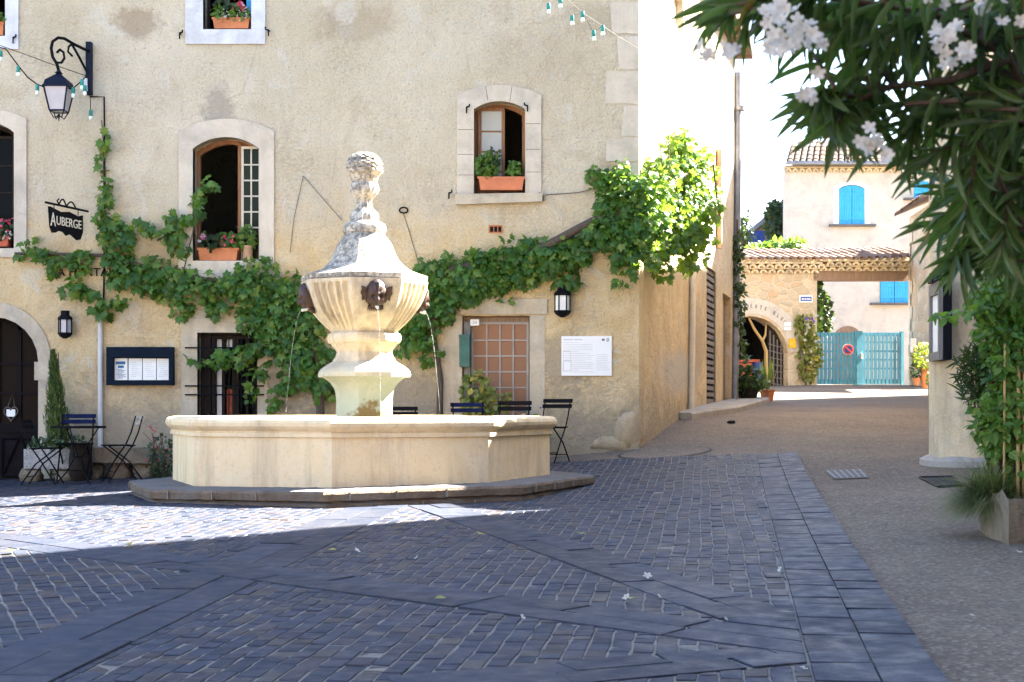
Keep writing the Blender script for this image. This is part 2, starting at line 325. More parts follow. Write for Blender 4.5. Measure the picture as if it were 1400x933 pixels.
simple('cast_iron',(.012,.014,.018),.6,.06); simple('mullion_grey',(.34,.31,.28),.7,.2,.15); simple('pale_blue_paint',(.13,.19,.30),.6,.3,.2,20); simple('drain_grey',(.11,.095,.082),.8,.2); simple('barrel_wood',(.018,.013,.011),.75,.2)
simple('dark_void',(.012,.012,.014),.9,.1); simple('fence_blue',(.03,.06,.25),.6,.3); simple('yellow_plate',(.7,.42,.03),.6,.3); simple('blue_lid',(.02,.05,.16),.4,.4)  # dark_void: near-black that stands in for the shade inside openings
simple('granite',(.30,.28,.26),.85,.2,.4,40,0,.6); simple('spout_metal',(.62,.60,.56),.35,.5,.1)
t=NT('water_jet',.08,.5); t.col((.85,.88,.9)); t.inp('Transmission Weight',.85); t.inp('IOR',1.33); MT['water_jet']=t.mat
t=NT('basin_water',.05,.5); t.col((.03,.05,.04)); t.bump(t.noise(12,3),.25,.01); MT['basin_water']=t.mat

# ------------------------------------------------------------------ foliage helpers
def leaf_mesh(verts,faces,pos,nrm,tip,size,rnd,mb=None):
    mb=mb or MB(); V=np.array(verts,float); k=len(pos); nv=len(V)
    Y=np.array(tip,float); Y/=np.linalg.norm(Y,axis=1)[:,None]
    Zt=np.array(nrm,float); Xv=np.cross(Y,Zt); Xv/=np.maximum(np.linalg.norm(Xv,axis=1),1e-6)[:,None]; Zv=np.cross(Xv,Y)
    S=np.asarray(size,float); S=S[:,None] if S.ndim==1 else S
    S3=np.broadcast_to(S,(k,3)) if S.shape[1]==1 else S
    W=np.array(pos,float)[:,None,:]+(V[None,:,0]*S3[:,0:1])[...,None]*Xv[:,None,:]+(V[None,:,1]*S3[:,1:2])[...,None]*Y[:,None,:]+(V[None,:,2]*S3[:,2:3])[...,None]*Zv[:,None,:]
    o=len(mb.v); mb.v+= [tuple(p) for p in W.reshape(-1,3)]
    for i in range(k):
        b=o+i*nv; mb.f+=[tuple(j+b for j in f) for f in faces]
    mb.m+=[0]*(k*len(faces)); r=list(np.repeat(np.asarray(rnd,float),nv)); mb.r=(mb.r or [])+r
    return mb
VL=[(0,.38,.06),(0,0,0),(.26,-.14,-.03),(.52,.12,-.07),(.37,.33,-.02),(.54,.62,-.10),(.24,.60,-.01),(0,1.02,-.10),(-.24,.60,-.01),(-.54,.62,-.10),(-.37,.33,-.02),(-.52,.12,-.07),(-.26,-.14,-.03)]
VLF=[(0,i,i+1) for i in range(1,12)]+[(0,12,1)]
_st=[(0,.02),(.12,.34),(.35,.5),(.6,.44),(.82,.24),(1,.0)]
LL=[];LLF=[]
for i,(y,w) in enumerate(_st):
    zc=-.16*y*y; LL+=[(-w,y,zc+.10*w),(0,y,zc-.02),(w,y,zc+.10*w)]
for i in range(5):
    LLF+=[(3*i,3*i+1,3*i+4,3*i+3),(3*i+1,3*i+2,3*i+5,3*i+4)]
OL=[(0,0,0),(.3,.25,.05),(.34,.55,.03),(0,1,-.12),(-.34,.55,.03),(-.3,.25,.05),(0,.5,-.02)]
OLF=[(6,0,1),(6,1,2),(6,2,3),(6,3,4),(6,4,5),(6,5,0)]
GL=[];GLF=[]
for i in range(6):
    y=i/5; w_=[.5,.48,.42,.33,.2,.02][i]; GL+=[(-w_,y-.12*y*y,-.42*y**2.2),(w_,y-.12*y*y,-.42*y**2.2)]
for i in range(5): GLF.append((2*i,2*i+1,2*i+3,2*i+2))
PET=[(0,0,0),(.32,.5,.12),(.2,.95,.06),(-.2,1,.06),(-.34,.55,.12)]; PETF=[(0,1,2,3,4)]
def unit(v): return v/np.maximum(np.linalg.norm(v,axis=-1,keepdims=True),1e-9)
def blob(cen,rad,n,size,kind='ov',face=(0,-1,.4),spread=.9,droop=.4,mb=None,shell=.5,wid=1.0,rs=RS):
    u=unit(rs.normal(size=(n,3))); r=rs.uniform(shell,1,size=(n,1))**.6
    pos=np.array(cen)+u*r*np.array(rad)
    nr=unit(np.array(face)+u*spread*.9+rs.normal(size=(n,3))*spread*.55)
    tp=unit(u*.6+rs.normal(size=(n,3))*.6+np.array([0,0,-droop]))
    s=rs.uniform(.5,1.4,size=n)*size; T={'vine':(VL,VLF),'ov':(OL,OLF),'lan':(LL,LLF)}[kind]
    S=np.c_[s*wid,s,s]
    return leaf_mesh(T[0],T[1],pos,nr,tp,S,rs.uniform(0,1,n)**1.3,mb)
def flowers(pts,size,mb=None,face=(0,-1,.3),npet=5,rs=RS):
    pos=[];nr=[];tp=[];rn=[]
    for p in pts:
        n=Vector(unit(np.array(face,float)+rs.normal(size=3)*.5)); a=n.orthogonal().normalized(); b=n.cross(a); q0=rs.uniform(0,6); rr=rs.uniform(0,1)
        for k in range(npet):
            q=q0+2*math.pi*k/npet; d=a*math.cos(q)+b*math.sin(q)+n*rs.uniform(.15,.6); pos.append(p); tp.append(d); nr.append(n-d*.3); rn.append(min(1,max(0,rr+rs.normal()*.15)))
    return leaf_mesh(PET,PETF,np.array(pos),np.array(nr),np.array(tp),np.full(len(pos),size/2),rn,mb)
# ================================================================== GROUND AND PAVING
def build_ground():
    xs=np.unique(np.r_[np.linspace(-90,-12,14),np.linspace(-11,16,82),np.linspace(17,90,14)])
    ys=np.unique(np.r_[np.linspace(-60,1,12),np.linspace(2,46,120),np.linspace(48,160,16)])
    X,Y=np.meshgrid(xs,ys); Z=gz(X,Y)-.004; mb=MB(); nx=len(xs)
    vs=np.c_[X.ravel(),Y.ravel(),Z.ravel()]; fs=[(j*nx+i,j*nx+i+1,(j+1)*nx+i+1,(j+1)*nx+i) for j in range(len(ys)-1) for i in range(nx-1)]
    mb.add(vs.tolist(),fs); struct('ground',mb,MT['ground'],180,fixn=False)
build_ground()
def clip(poly,n,c):                                   # keep n.p <= c
    out=[]; k=len(poly)
    for i in range(k):
        a=poly[i];b=poly[(i+1)%k]; da=n[0]*a[0]+n[1]*a[1]-c; db=n[0]*b[0]+n[1]*b[1]-c
        if da<=0: out.append(a)
        if (da<0)!=(db<0) and abs(da-db)>1e-12:
            t=da/(da-db); out.append((a[0]+t*(b[0]-a[0]),a[1]+t*(b[1]-a[1])))
    return out
def area(p): return .5*abs(sum(p[i][0]*p[(i+1)%len(p)][1]-p[(i+1)%len(p)][0]*p[i][1] for i in range(len(p))))
def shrink_cut(poly,g,cut):
    cx=sum(p[0] for p in poly)/len(poly); cy=sum(p[1] for p in poly)/len(poly); q=[]
    for p in poly:
        d=math.hypot(p[0]-cx,p[1]-cy); k=max(.3,1-g/max(d,1e-4)*1.2); q.append((cx+(p[0]-cx)*k,cy+(p[1]-cy)*k))
    out=[]; n=len(q)
    for i in range(n):
        a=q[i-1];b=q[i];c=q[(i+1)%n]
        for o in (a,c):
            L=math.hypot(o[0]-b[0],o[1]-b[1]); t=min(.3,cut*random.uniform(.6,1.5)/max(L,1e-4)); out.append((b[0]+t*(o[0]-b[0]),b[1]+t*(o[1]-b[1])))
    return out
class Band:                                           # a straight strip between two parallel-ish lines through ground points
    def __init__(s,a,b,w):
        s.a=Vector((a.x,a.y)); d=(Vector((b.x,b.y))-s.a); s.d=d.normalized(); s.n=Vector((-s.d.y,s.d.x)); s.c=s.n.dot(s.a); s.w=w/2
    def off(s,p): return s.n.x*p[0]+s.n.y*p[1]-s.c
def mid(a,b): return (a+b)/2
gR0,gR1=G(1290,930),G(1090,621); gL0,gL1=G(1158,895),G(1047,632)
right_dir=(gR1-gR0); right_dir.z=0; right_dir.normalize(); nR=Vector((right_dir.y,-right_dir.x,0))
wR=abs((gL0-gR0).dot(nR)); wR=min(max(wR,.5),.8)
bR=Band(mid(gR0,gR0-nR*wR),mid(gR1,gR1-nR*wR),wR)
b3=Band(G(386,792),G(1120,888),.46)
b2=Band(G(700,731),G(1110,874),.42)
b4=Band(G(38,913),G(312,790),.52)
bX=Band(G(760,928),G(1150,893),.40)
bands=[bR,b3,b2,b4,bX]
bl=[-30,30]
top_line_a,top_line_b=G(1090,621),G(770,633)
def limit(poly,inset=0):                              # the outline of the paved square
    c=nR.x*gR0.x+nR.y*gR0.y; poly=clip(poly,(nR.x,nR.y),c-inset)
    t=Vector((top_line_b.x-top_line_a.x,top_line_b.y-top_line_a.y)).normalized(); n=Vector((t.y,-t.x))
    if n.y<0: n=-n
    cx=sum(p[0] for p in poly)/max(1,len(poly))
    if cx>top_line_b.x-.4 and poly: poly=clip(poly,(n.x,n.y),n.x*top_line_a.x+n.y*top_line_a.y)
    if poly: poly=clip(poly,(0,1),19.55)
    return poly
FC=Vector((-1.65,15.5)); 
stones=MB(); stones.r=[]
def stone(poly,h,rnd,tilt=.02,bev=.009):
    if len(poly)<3 or area(poly)<.0007: return
    n=len(poly); cx=sum(p[0] for p in poly)/n; cy=sum(p[1] for p in poly)/n
    if math.hypot(cx-FC.x,cy-FC.y)<2.3: return
    z0=gzf(cx,cy); sl=((gzf(cx+.1,cy)-z0)/.1,(gzf(cx,cy+.1)-z0)/.1)
    tx,ty=random.gauss(0,tilt)+sl[0],random.gauss(0,tilt)+sl[1]
    zt=lambda p:z0+h+tx*(p[0]-cx)+ty*(p[1]-cy)
    vs=[];d=[max(1e-4,math.hypot(p[0]-cx,p[1]-cy)) for p in poly]
    for p,dd in zip(poly,d):
        k=1-bev/dd; vs.append((cx+(p[0]-cx)*k,cy+(p[1]-cy)*k,zt(p)))
    for p in poly: vs.append((p[0],p[1],zt(p)-bev*.9))
    for p in poly: vs.append((p[0],p[1],zt(p)-.05))
    fs=[tuple(range(n))]
    for i in range(n):
        j=(i+1)%n; fs.append((n+i,n+j,j,i)); fs.append((2*n+i,2*n+j,n+j,n+i))
    stones.add(vs,fs); stones.r+=[rnd]*(3*n)
def sett_field(direction,inside,x0,x1,y0,y1,w=.094,l=.135):
    dv=Vector(direction).normalized(); nv=Vector((dv.y,-dv.x))
    o=Vector(((x0+x1)/2,(y0+y1)/2)); R=math.hypot(x1-x0,y1-y0)/2
    u=-R
    while u<R:
        ww=w*random.uniform(.88,1.14); t=-R+random.uniform(0,.2); wav=random.uniform(0,6); 
        while t<R:
            ll=l*random.uniform(.62,1.35)
            c=o+nv*(u+ww/2)+dv*(t+ll/2)
            wob=lambda a_,b_:.007*math.sin(b_*1.7+a_*.9)+.003*math.sin(b_*4.3+a_*2.1)+.003*math.sin(b_*13+a_*7)
            if x0<c.x<x1 and y0<c.y<y1:
                ok=True; poly=[]
                for a,b in ((u+.0045,t),(u+ww-.0045,t),(u+ww-.0045,t+ll),(u+.0045,t+ll)):
                    q=o+nv*(a+wob(a,b)+random.gauss(0,.0028))+dv*(b+random.gauss(0,.005)); poly.append((q.x,q.y))
                ps=[poly]
                for b in bands:
                    if bX is b and c.x<bx0: continue
                    if b is b2 and c.x<b2x0: continue
                    ps=[q for p in ps for q in (clip(p,(-b.n.x,-b.n.y),-(b.c+b.w+.004)),clip(p,(b.n.x,b.n.y),b.c-b.w-.004)) if len(q)>2 and area(q)>.0012]
                for p in ps:
                    m_=(sum(q[0] for q in p)/len(p),sum(q[1] for q in p)/len(p))
                    if not inside(Vector(m_)): continue
                    p=limit(p,.01)
                    if len(p)>2: stone(shrink_cut(p,.0016,.0045),.0165+random.gauss(0,.0016),random.random(),.010,.0035)
            t+=ll
        u+=ww
bx0=G(720,930).x; b2x0=G(560,672).x
main_dir=(.135,1)
def left_zone(c): return b4.off(c)*(b4.n.x)<0 if abs(b4.n.x)>.05 else False
s4=1 if b4.off((-8,7))>0 else -1; s3=1 if b3.off((0,5))>0 else -1
def in_left(c): return b4.off(c)*s4>0 and b3.off(c)*s3>0
sett_field((-.43,1),in_left,-9,0,4.2,12.5)
sett_field(main_dir,lambda c:not in_left(c),-9.5,4.5,4.2,19.6)
def slabs(b,prev,rows,l=.62,xmin=-99):
    L=26; rw=b.w*2/rows
    for k in range(rows):
        t=-L/2+random.uniform(0,.4)
        while t<L:
            ll=l*random.uniform(.6,1.4); u0=-b.w+k*rw; poly=[]
            for a,q in ((u0,t),(u0+rw,t),(u0+rw,t+ll),(u0,t+ll)):
                p=b.a+b.n*a+b.d*(q+random.gauss(0,.012)); poly.append((p.x,p.y))
            cx=sum(p[0] for p in poly)/4; cy=sum(p[1] for p in poly)/4; t+=ll
            if not(-9.5<cx<5 and 4.2<cy<19.5) or cx<xmin: continue
            ps=[poly]
            for p in prev: ps=[q for r in ps for q in (clip(r,(-p.n.x,-p.n.y),-(p.c+p.w+.005)),clip(r,(p.n.x,p.n.y),p.c-p.w-.005)) if len(q)>2]
            for poly in ps:
                poly=limit(poly)
                if len(poly)>2: stone(shrink_cut(poly,.0045,.006),.022+random.gauss(0,.002),random.uniform(0,.62),.004,.0035)
slabs(bR,[],2,.34); slabs(b3,[bR],2); slabs(b2,[bR,b3],2,.62,b2x0); slabs(b4,[bR,b3],2); slabs(bX,[bR,b3,b2],2,.62,bx0-.5)
struct('paving',stones,MT['setts'],None,fixn=False)
bed=MB(); xs=np.linspace(-9.6,4.4,80); ys=np.linspace(4,19.55,90); X,Y=np.meshgrid(xs,ys)
Z=gz(X,Y)+.012; keep=[]; vs=np.c_[X.ravel(),Y.ravel(),Z.ravel()]
for j in range(89):
    for i in range(79):
        q=[(xs[i],ys[j]),(xs[i+1],ys[j]),(xs[i+1],ys[j+1]),(xs[i],ys[j+1])]; q=limit(q,.02)
        if len(q)>2: bed.add([(p[0],p[1],gzf(*p)+.012) for p in q],[tuple(range(len(q)))])
struct('paving_bed',bed,MT['mortar'],None,fixn=False)

# ================================================================== MAIN HOUSE
WALL_TOP=EYE+7.8; SX=1.75; SK=.27; SEND=31.3                      # corner of the two walls, slope of the side wall in plan
def arch(x0,x1,yt,ys,yb,n=12):                                    # px polygon of an opening with a segmental or round head
    w=(x1-x0)/2; r=ys-yt; cx=(x0+x1)/2; R=(w*w+r*r)/(2*r); cy=yt+R; a=math.asin(min(1,w/R)); p=[(x0,yb),(x1,yb)]
    if r>w: R=w; a=math.pi/2; cy=ys
    for i in range(n+1):
        q=a-2*a*i/n; p.append((cx+R*math.sin(q),cy-R*math.cos(q)))
    return p
def rect(x0,x1,y0,y1): return [(x0,y1),(x1,y1),(x1,y0),(x0,y0)]
def wallpt(u,v,t): return Vector((X_(u),FY+t,Z_(v)))              # facade plane: px u, px v, depth into the wall t
OPEN={
 'w_tl':rect(-38,8,-80,50),'w_tm':rect(278,344,-90,41),'w_fl':arch(-52,20,168,182,340),'w_fm':arch(264,355,188,204,357),'w_fr':arch(648,718,139,150,266),
 'door':arch(-70,53,433,495,660),'w_bars':rect(270,352,455,612),'w_panes':rect(632,724,432,622)}
house=thing('village_house','tall old cream plastered inn behind the fountain with arched stone windows','house',(SX,FY,gzf(SX,FY)))
wl=MB(); wl.plate([(-520,700),(700+SX/FY*F,700),(700+SX/FY*F,-215),(-520,-215)],list(OPEN.values()),wallpt,0,.34)
part('front_wall',wl,MT['plaster'],house)
# side wall (parallelogram in plan) with three openings; u = distance along it
sd=Vector((SK,1,0)).normalized(); sn=Vector((sd.y,-sd.x,0)); SL=(SEND-FY)/sd.y
def sidept(u,v,t): q=Vector((SX,FY,0))+sd*u-sn*t; return Vector((q.x,q.y,v))
def side_at(px,py=None):                                          # distance along and height on the side wall seen at a pixel
    k=(px-700)/F; y=(SK*FY-SX)/(SK-k); u=(y-FY)/sd.y
    return u if py is None else (u,EYE+(HOR-py)/F*y)
def srect(px0,px1,py0,py1):
    pm=(px0+px1)/2; z1=side_at(pm,py0)[1]; z0=side_at(pm,py1)[1]; a,b=side_at(px0),side_at(px1); return [(a,z0),(b,z0),(b,z1),(a,z1)]
SO=[srect(944,951,400,426),srect(943.5,951,446,470),srect(966,979,368,562),srect(988,999,404,552),srect(920,934,-12,38)]
ws=MB(); ws.plate([(0,EYE-1.4),(SL,EYE-1.0),(SL,WALL_TOP),(0,WALL_TOP)],SO,sidept,0,.3); part('side_wall',ws,MT['plaster'],house)
wb=MB()   # rear and far walls
wb.bbox((-12.4,FY+11.5,EYE-1.3),(sidept(SL,0,.3).x,FY+11.75,WALL_TOP)); wb.bbox((-12.6,FY+.34,EYE-1.3),(-12.35,FY+11.75,WALL_TOP))
part('rear_wall',wb,MT['plaster'],house)
rf=MB(); rf.r=None
e=.38
A=Vector((-12.9,FY-e,WALL_TOP-.05)); B_=sidept(0,0,0)+Vector((.3,-e,WALL_TOP-.05)); Cc=sidept(SL,0,0)+Vector((.45,.3,WALL_TOP-.05)); D=Vector((-12.9,FY+12.1,WALL_TOP-.05))
r1,r2=Vector((-12.9,FY+5.8,WALL_TOP+2.0)),Vector(((B_.x+Cc.x)/2,FY+5.8,WALL_TOP+2.0))
pts=[A,B_,Cc,D,r1,r2]; rf.add(pts+[p+Vector((0,0,.12)) for p in pts],[(0,1,2,3),(6,7,11,10),(8,9,10,11),(7,8,11),(6,10,9),(0,6,7,1),(1,7,8,2),(2,8,9,3),(3,9,6,0)]); part('roof',rf,MT['tile'],house)
# stone quoins at the corner, slightly proud of the plaster
qs=MB(); rq=random.Random(5); y=-150
qd=[(826,878,96,144),(848,878,144,188),(826,878,155+33,222),(850,878,222,262),(832,878,262,300),(845,878,48,96),(836,878,2,48),(850,878,-40,2),(838,878,-88,-40),(850,878,-140,-88)]
for a,b,c,d in qd:
    xr=700+SX/FY*F; pl=[(a+rq.uniform(-3,3),d-1.5),(xr,d-1),(xr,c+1),(a+rq.uniform(-3,6),c+1.5)]
    pl.insert(3,((a+xr)/2,c+rq.uniform(.5,2.5))); pl.insert(1,((a+xr)/2,d-rq.uniform(.5,3))); qs.plate(pl,[],wallpt,-.005,.1)
part('corner_stones',qs,MT['surround_stone'],house)
bs=MB()   # worn boulder stones at the foot of the corner
def boulder(mb,c,r,seed):
    g=np.random.RandomState(seed); n=12; m=8; vs=[];fs=[]; ph=g.uniform(0,6,6)
    for i in range(m+1):
        th=math.pi*i/m
        for k in range(n):
            q=2*math.pi*k/n; d=np.array((math.sin(th)*math.cos(q),math.sin(th)*math.sin(q),math.cos(th)))
            w=np.sign(d)*np.abs(d)**.8; f=1+.10*math.sin(3*q+ph[0]+2*th)+.08*math.sin(5*th+ph[1]+2*q)+g.normal()*.015; vs.append(np.array(c)+w*f*np.array(r))
    for i in range(m):
        for k in range(n): fs.append((i*n+k,i*n+(k+1)%n,(i+1)*n+(k+1)%n,(i+1)*n+k))
    mb.add([tuple(v) for v in vs],fs)
boulder(bs,P(857,586,19.66),(.22,.11,.27),3); boulder(bs,P(836,607,19.66),(.30,.10,.11),4); boulder(bs,(SX-.08,FY+.12,EYE-.42),(.11,.14,.26),8)
part('footing_stone',bs,MT['footing'],house,60)
# ---- windows: frame (part) > surround, sill, casement, pane
def ring(outer,inner,t0,t1): m=MB(); m.plate(outer,[inner],wallpt,t0,t1); return m
def bars(mb,x0,x1,y0,y1,cols,rows,w,t,th=.035,fw=None):           # a casement grid in px on the facade, fixed depth t
    fw=fw or w*1.8; S=FY/F
    def b(a,b_,c,d,dt): mb.bbox((X_(a),FY+t-th/2+dt,Z_(c)),(X_(b_),FY+t+th/2-dt,Z_(d)))
    b(x0,x0+fw,y0,y1,0); b(x1-fw,x1,y0,y1,0); b(x0+fw,x1-fw,y0,y0+fw,0); b(x0+fw,x1-fw,y1-fw,y1,0)
    for i in range(1,cols): x=x0+fw+(x1-x0-2*fw)*i/cols; b(x-w/2,x+w/2,y0+fw,y1-fw,.004)
    for j in range(1,rows): y=y0+fw+(y1-y0-2*fw)*j/rows; b(x0+fw,x1-fw,y-w/2,y+w/2,.007)
def pane(x0,x1,y0,y1,t): m=MB(); m.bbox((X_(x0),FY+t-.002,Z_(y0)),(X_(x1),FY+t+.002,Z_(y1))); return m
def offs(poly,d): 
    cx=sum(p[0] for p in poly)/len(poly); cy=sum(p[1] for p in poly)/len(poly); return [(x+(d if x<cx else -d),y+(d if y<cy else -d)) for x,y in poly]
# first floor, middle
w=part('window',ring(OPEN['w_fm'],offs(OPEN['w_fm'],5),.22,.28),MT['brown_wood'],house,label='tall first floor window with one casement open inwards')
part('surround',ring(arch(245,375,163,180,386),OPEN['w_fm'],-.03,.12),MT['surround_stone'],w)
m=MB(); bars(m,326,354,197,356,2,7,2.0,.20); part('casement',m,MT['cream_pvc'],w); m=MB(); m.bbox((X_(322),FY+.17,Z_(193)),(X_(326),FY+.235,Z_(357))); part('stile',m,MT['brown_wood'],w)
part('pane',pane(328,353,199,354,.2),MT['green_pane'],w)
# first floor, right
w=part('window',ring(OPEN['w_fr'],offs(OPEN['w_fr'],4),.20,.26),MT['brown_wood'],house,label='small first floor window with its left casement shut')
m=ring(arch(625,740,117,131,266),OPEN['w_fr'],-.03,.12)
for a,b in (((667,138),(664,119)),((697,139),(700,119)),((626,178),(647,178)),((626,212),(647,212)),((627,240),(647,240)),((719,170),(739,170)),((719,205),(739,205)),((719,236),(739,236))):
    m.tube([wallpt(*a,-.0285),wallpt(*b,-.0285)],.005,4,1)
part('surround',m,[MT['surround_stone'],MT['drain_grey']],w)
m=MB(); m.plate([(624,281),(741,277),(742,265),(622,267)],[],wallpt,-.10,.16); part('sill',m,MT['wall_stone'],w)
m=MB(); bars(m,653,690,144,265,1,4,2.0,.19,.04,4.5); part('casement',m,MT['brown_wood'],w); part('pane',pane(658,686,148,262,.19),MT['window_glass'],w)
# first floor, left edge of the frame
w=part('window',ring(OPEN['w_fl'],offs(OPEN['w_fl'],4),.22,.28),MT['dark_wood'],house); part('surround',ring(arch(-70,37,150,163,352),OPEN['w_fl'],-.03,.12),MT['surround_stone'],w)
m=MB(); bars(m,-44,12,182,338,2,4,2.0,.26); part('casement',m,MT['dark_wood'],w); part('pane',pane(-42,10,184,336,.262),MT['dark_glass'],w)
# second floor, two with whitish painted surrounds
w=part('window',ring(OPEN['w_tm'],offs(OPEN['w_tm'],4),.24,.30),MT['dark_wood'],house); part('surround',ring(rect(254,363,-112,61),OPEN['w_tm'],-.03,.12),MT['painted_surround'],w)
m=MB(); m.bbox((X_(334),FY+.16,Z_(-88)),(X_(343),FY+.2,Z_(38))); part('shutter',m,MT['shutter_blue'],w)
w=part('window',ring(OPEN['w_tl'],offs(OPEN['w_tl'],4),.24,.30),MT['dark_wood'],house); part('surround',ring(rect(-60,26,-100,68),OPEN['w_tl'],-.03,.12),MT['painted_surround'],w)
# arched entrance door
d=part('door',ring(OPEN['door'],offs(OPEN['door'],6),.20,.28),MT['door_paint'],house,label='arched dark glazed entrance door')
part('surround',ring(arch(-88,69,413,478,662),OPEN['door'],-.025,.12),MT['wall_stone'],d)
m=MB(); m.bbox((X_(48),FY-.035,Z_(495)),(X_(72),FY+.12,Z_(520))); part('impost_stone',m,MT['wall_stone'],d)
m=MB(); S=FY/F
for x in (-9,20): m.bbox((X_(x-2.2),FY+.2,Z_(440)),(X_(x+2.2),FY+.25,Z_(582)))
for y in (497,538): m.bbox((X_(-66),FY+.203,Z_(y-1.8)),(X_(48),FY+.247,Z_(y+1.8)))
m.bbox((X_(-66),FY+.19,Z_(579)),(X_(48),FY+.26,Z_(592)))
part('glazing_bar',m,MT['door_paint'],d)
m=MB(); m.bbox((X_(-68),FY+.215,Z_(592)),(X_(50),FY+.245,Z_(662)))
for a,b in (((-4,652),(20,597)),((20,597),(44,652)),((-4,600),(44,600)),((-4,652),(44,652)),((-4,600),(-4,652)),((44,600),(44,652))):
    m.tube([wallpt(*a,.205),wallpt(*b,.205)],.022,4)
part('lower_panel',m,MT['door_paint'],d)
m=MB(); m.plate(offs(OPEN['door'],5),[],wallpt,.228,.232); part('pane',m,MT['dark_glass'],d)
# barred window
w=part('window',ring(OPEN['w_bars'],offs(OPEN['w_bars'],3),.20,.27),MT['dark_wood'],house,label='barred ground floor window')
part('surround',ring(rect(248,366,436,616),OPEN['w_bars'],-.015,.12),MT['wall_stone'],w)
m=MB(); bars(m,286,318,459,610,2,1,2.5,.2,.04,4); bars(m,319,349,459,610,2,1,2.5,.2,.04,4); m.bbox((X_(273),FY+.16,Z_(458)),(X_(285),FY+.2,Z_(611))); part('casement',m,MT['dark_wood'],w)
m=MB()
for x in (279,288,297,305,314,323,331,340,347): m.tube([wallpt(x,466,-.05),wallpt(x,612,-.05)],[.003,.0075]+[] if False else .0075,5); m.tube([wallpt(x,466,-.05),wallpt(x,459,-.05)],[.009,.001],5)
for y in (476,528,540): m.tube([wallpt(254,y,-.05),wallpt(362,y,-.05)],.011,5)
part('security_bar',m,MT['iron'],w)
m=pane(290,302,462,610,.26); part('curtain',m,MT['curtain_white'],w); m=pane(305,316,463,474,.26); part('curtain',m,MT['curtain_white'],w); m=pane(305,317,532,610,.262); part('red_panel',m,MT['red_cloth'],w)
# many-paned ground floor window
w=part('window',ring(OPEN['w_panes'],offs(OPEN['w_panes'],2),.16,.22),MT['brown_wood'],house,label='wide ground floor window of many small panes')
m=MB(); m.plate(rect(628,748,409,430),[],wallpt,-.03,.12); m.plate(rect(606,632,431,612),[],wallpt,-.006,.1); m.plate(rect(724,745,431,612),[],wallpt,-.006,.1); part('surround',m,MT['wall_stone'],w)
m=MB(); bars(m,644,723,440,620,4,8,2.0,.15,.04,3); part('casement',m,MT['mullion_grey'],w); m=MB(); m.bbox((X_(634),FY+.12,Z_(433)),(X_(723),FY+.2,Z_(440))); part('head_rail',m,MT['beam_wood'],w)
part('pane',pane(645,722,441,620,.155),MT['pane_painted_reflection'],w); m=MB(); m.bbox((X_(634),FY+.02,Z_(440)),(X_(643),FY+.1,Z_(618))); part('shutter',m,MT['grey_wood'],w)
# clay vent
m=MB(); m.plate(rect(668,687,308,319),[rect(670,674.6,310,317.5),rect(675.6,680,310,317.5),rect(681,685.4,310,317.5)],wallpt,-.012,.02); v=part('vent',m,MT['terracotta'],house)
m=MB(); m.plate(rect(669,686,309,318),[],wallpt,-.002,.001); part('vent_hole',m,MT['dark_void'],v)
# side wall joinery
def sideplate(poly,t0,t1): m=MB(); m.plate(poly,[],sidept,t0,t1); return m
for k,(i,mt) in enumerate(((0,'dark_void'),(3,'beam_wood'),(4,'cream_pvc'))): part('window' if k!=1 else 'blocked_door',sideplate(SO[i],.12,.16),MT[mt],house)
part('meter_box',sideplate(SO[1],.05,.1),MT['grey_pvc'],house)
m=MB(); a,b=SO[2][0][0],SO[2][1][0]; z0,z1=SO[2][0][1],SO[2][2][1]; n=22
for k in range(n):
    q=(z0+(z1-z0)*(k+.5)/n); m.plate([(a+.03,q-.035),(b-.03,q-.035),(b-.03,q+.045),(a+.03,q+.045)],[],sidept,.03+.012*(k%2),.06)
m.plate([(a,z0),(a+.05,z0),(a+.05,z1),(a,z1)],[],sidept,.02,.1); m.plate([(b-.05,z0),(b,z0),(b,z1),(b-.05,z1)],[],sidept,.02,.1); part('louvred_shutter',m,MT['grey_wood'],house)
part('backing',sideplate(SO[2],.14,.16),MT['dark_void'],house)
# pipes on the walls
def pipe(name,pts,r,mat,label,cat='pipe'): m=MB(); m.tube(pts,r,8); return solo(name,m,MT[mat],label,cat,pts[-1],smooth=50)
def SP(px,py,t=-.06): u,v=side_at(px,py); return sidept(u,v,t)
pipe('drainpipe',[wallpt(138.5,432,-.05),wallpt(138.5,634,-.05)],.035,'grey_pvc','thin pale grey drainpipe between the cypress and the menu board')
pipe('drainpipe',[SP(943,352),SP(940,568)],.055,'cream_pvc','cream drainpipe on the street side wall, beside the narrow dark window')
m=MB(); m.tube([SP(1004.5,100),SP(1004.5,200),SP(1003,380),SP(1000.5,552)],.085,8); m.tube([SP(1004.5,146,-.1),SP(1004.5,152,-.1)],.13,8)
solo('drainpipe',m,MT['zinc'],'big dark zinc drainpipe at the far end of the side wall','pipe',SP(1000.5,552),smooth=50)
pipe('drainpipe',[SP(979,205),SP(979,340)],.06,'copper_pipe','brownish pipe behind the top of the grape vine on the side wall')
pipe('wall_cable',[wallpt(124,133,-.02),wallpt(143,133,-.02),wallpt(144,250,-.02),wallpt(142,430,-.02)],.011,'iron','thin dark cable running down from the big bracket lantern','cable')
pipe('wall_wire',[wallpt(415,241,-.02),wallpt(402,300,-.015),wallpt(397,345,-.015)],.004,'drain_grey','thin grey wire left of the fountain finial','wire')
pipe('wall_wire',[wallpt(415,241,-.02),wallpt(440,270,-.015),wallpt(468,302,-.015)],.004,'drain_grey','thin wire slanting down towards the fountain dome','wire')
pipe('wall_wire',[wallpt(745,267,-.02),wallpt(790,264,-.03),wallpt(826,256,-.02)],.006,'drain_grey','thin wire between the right first floor window and the vine','wire')
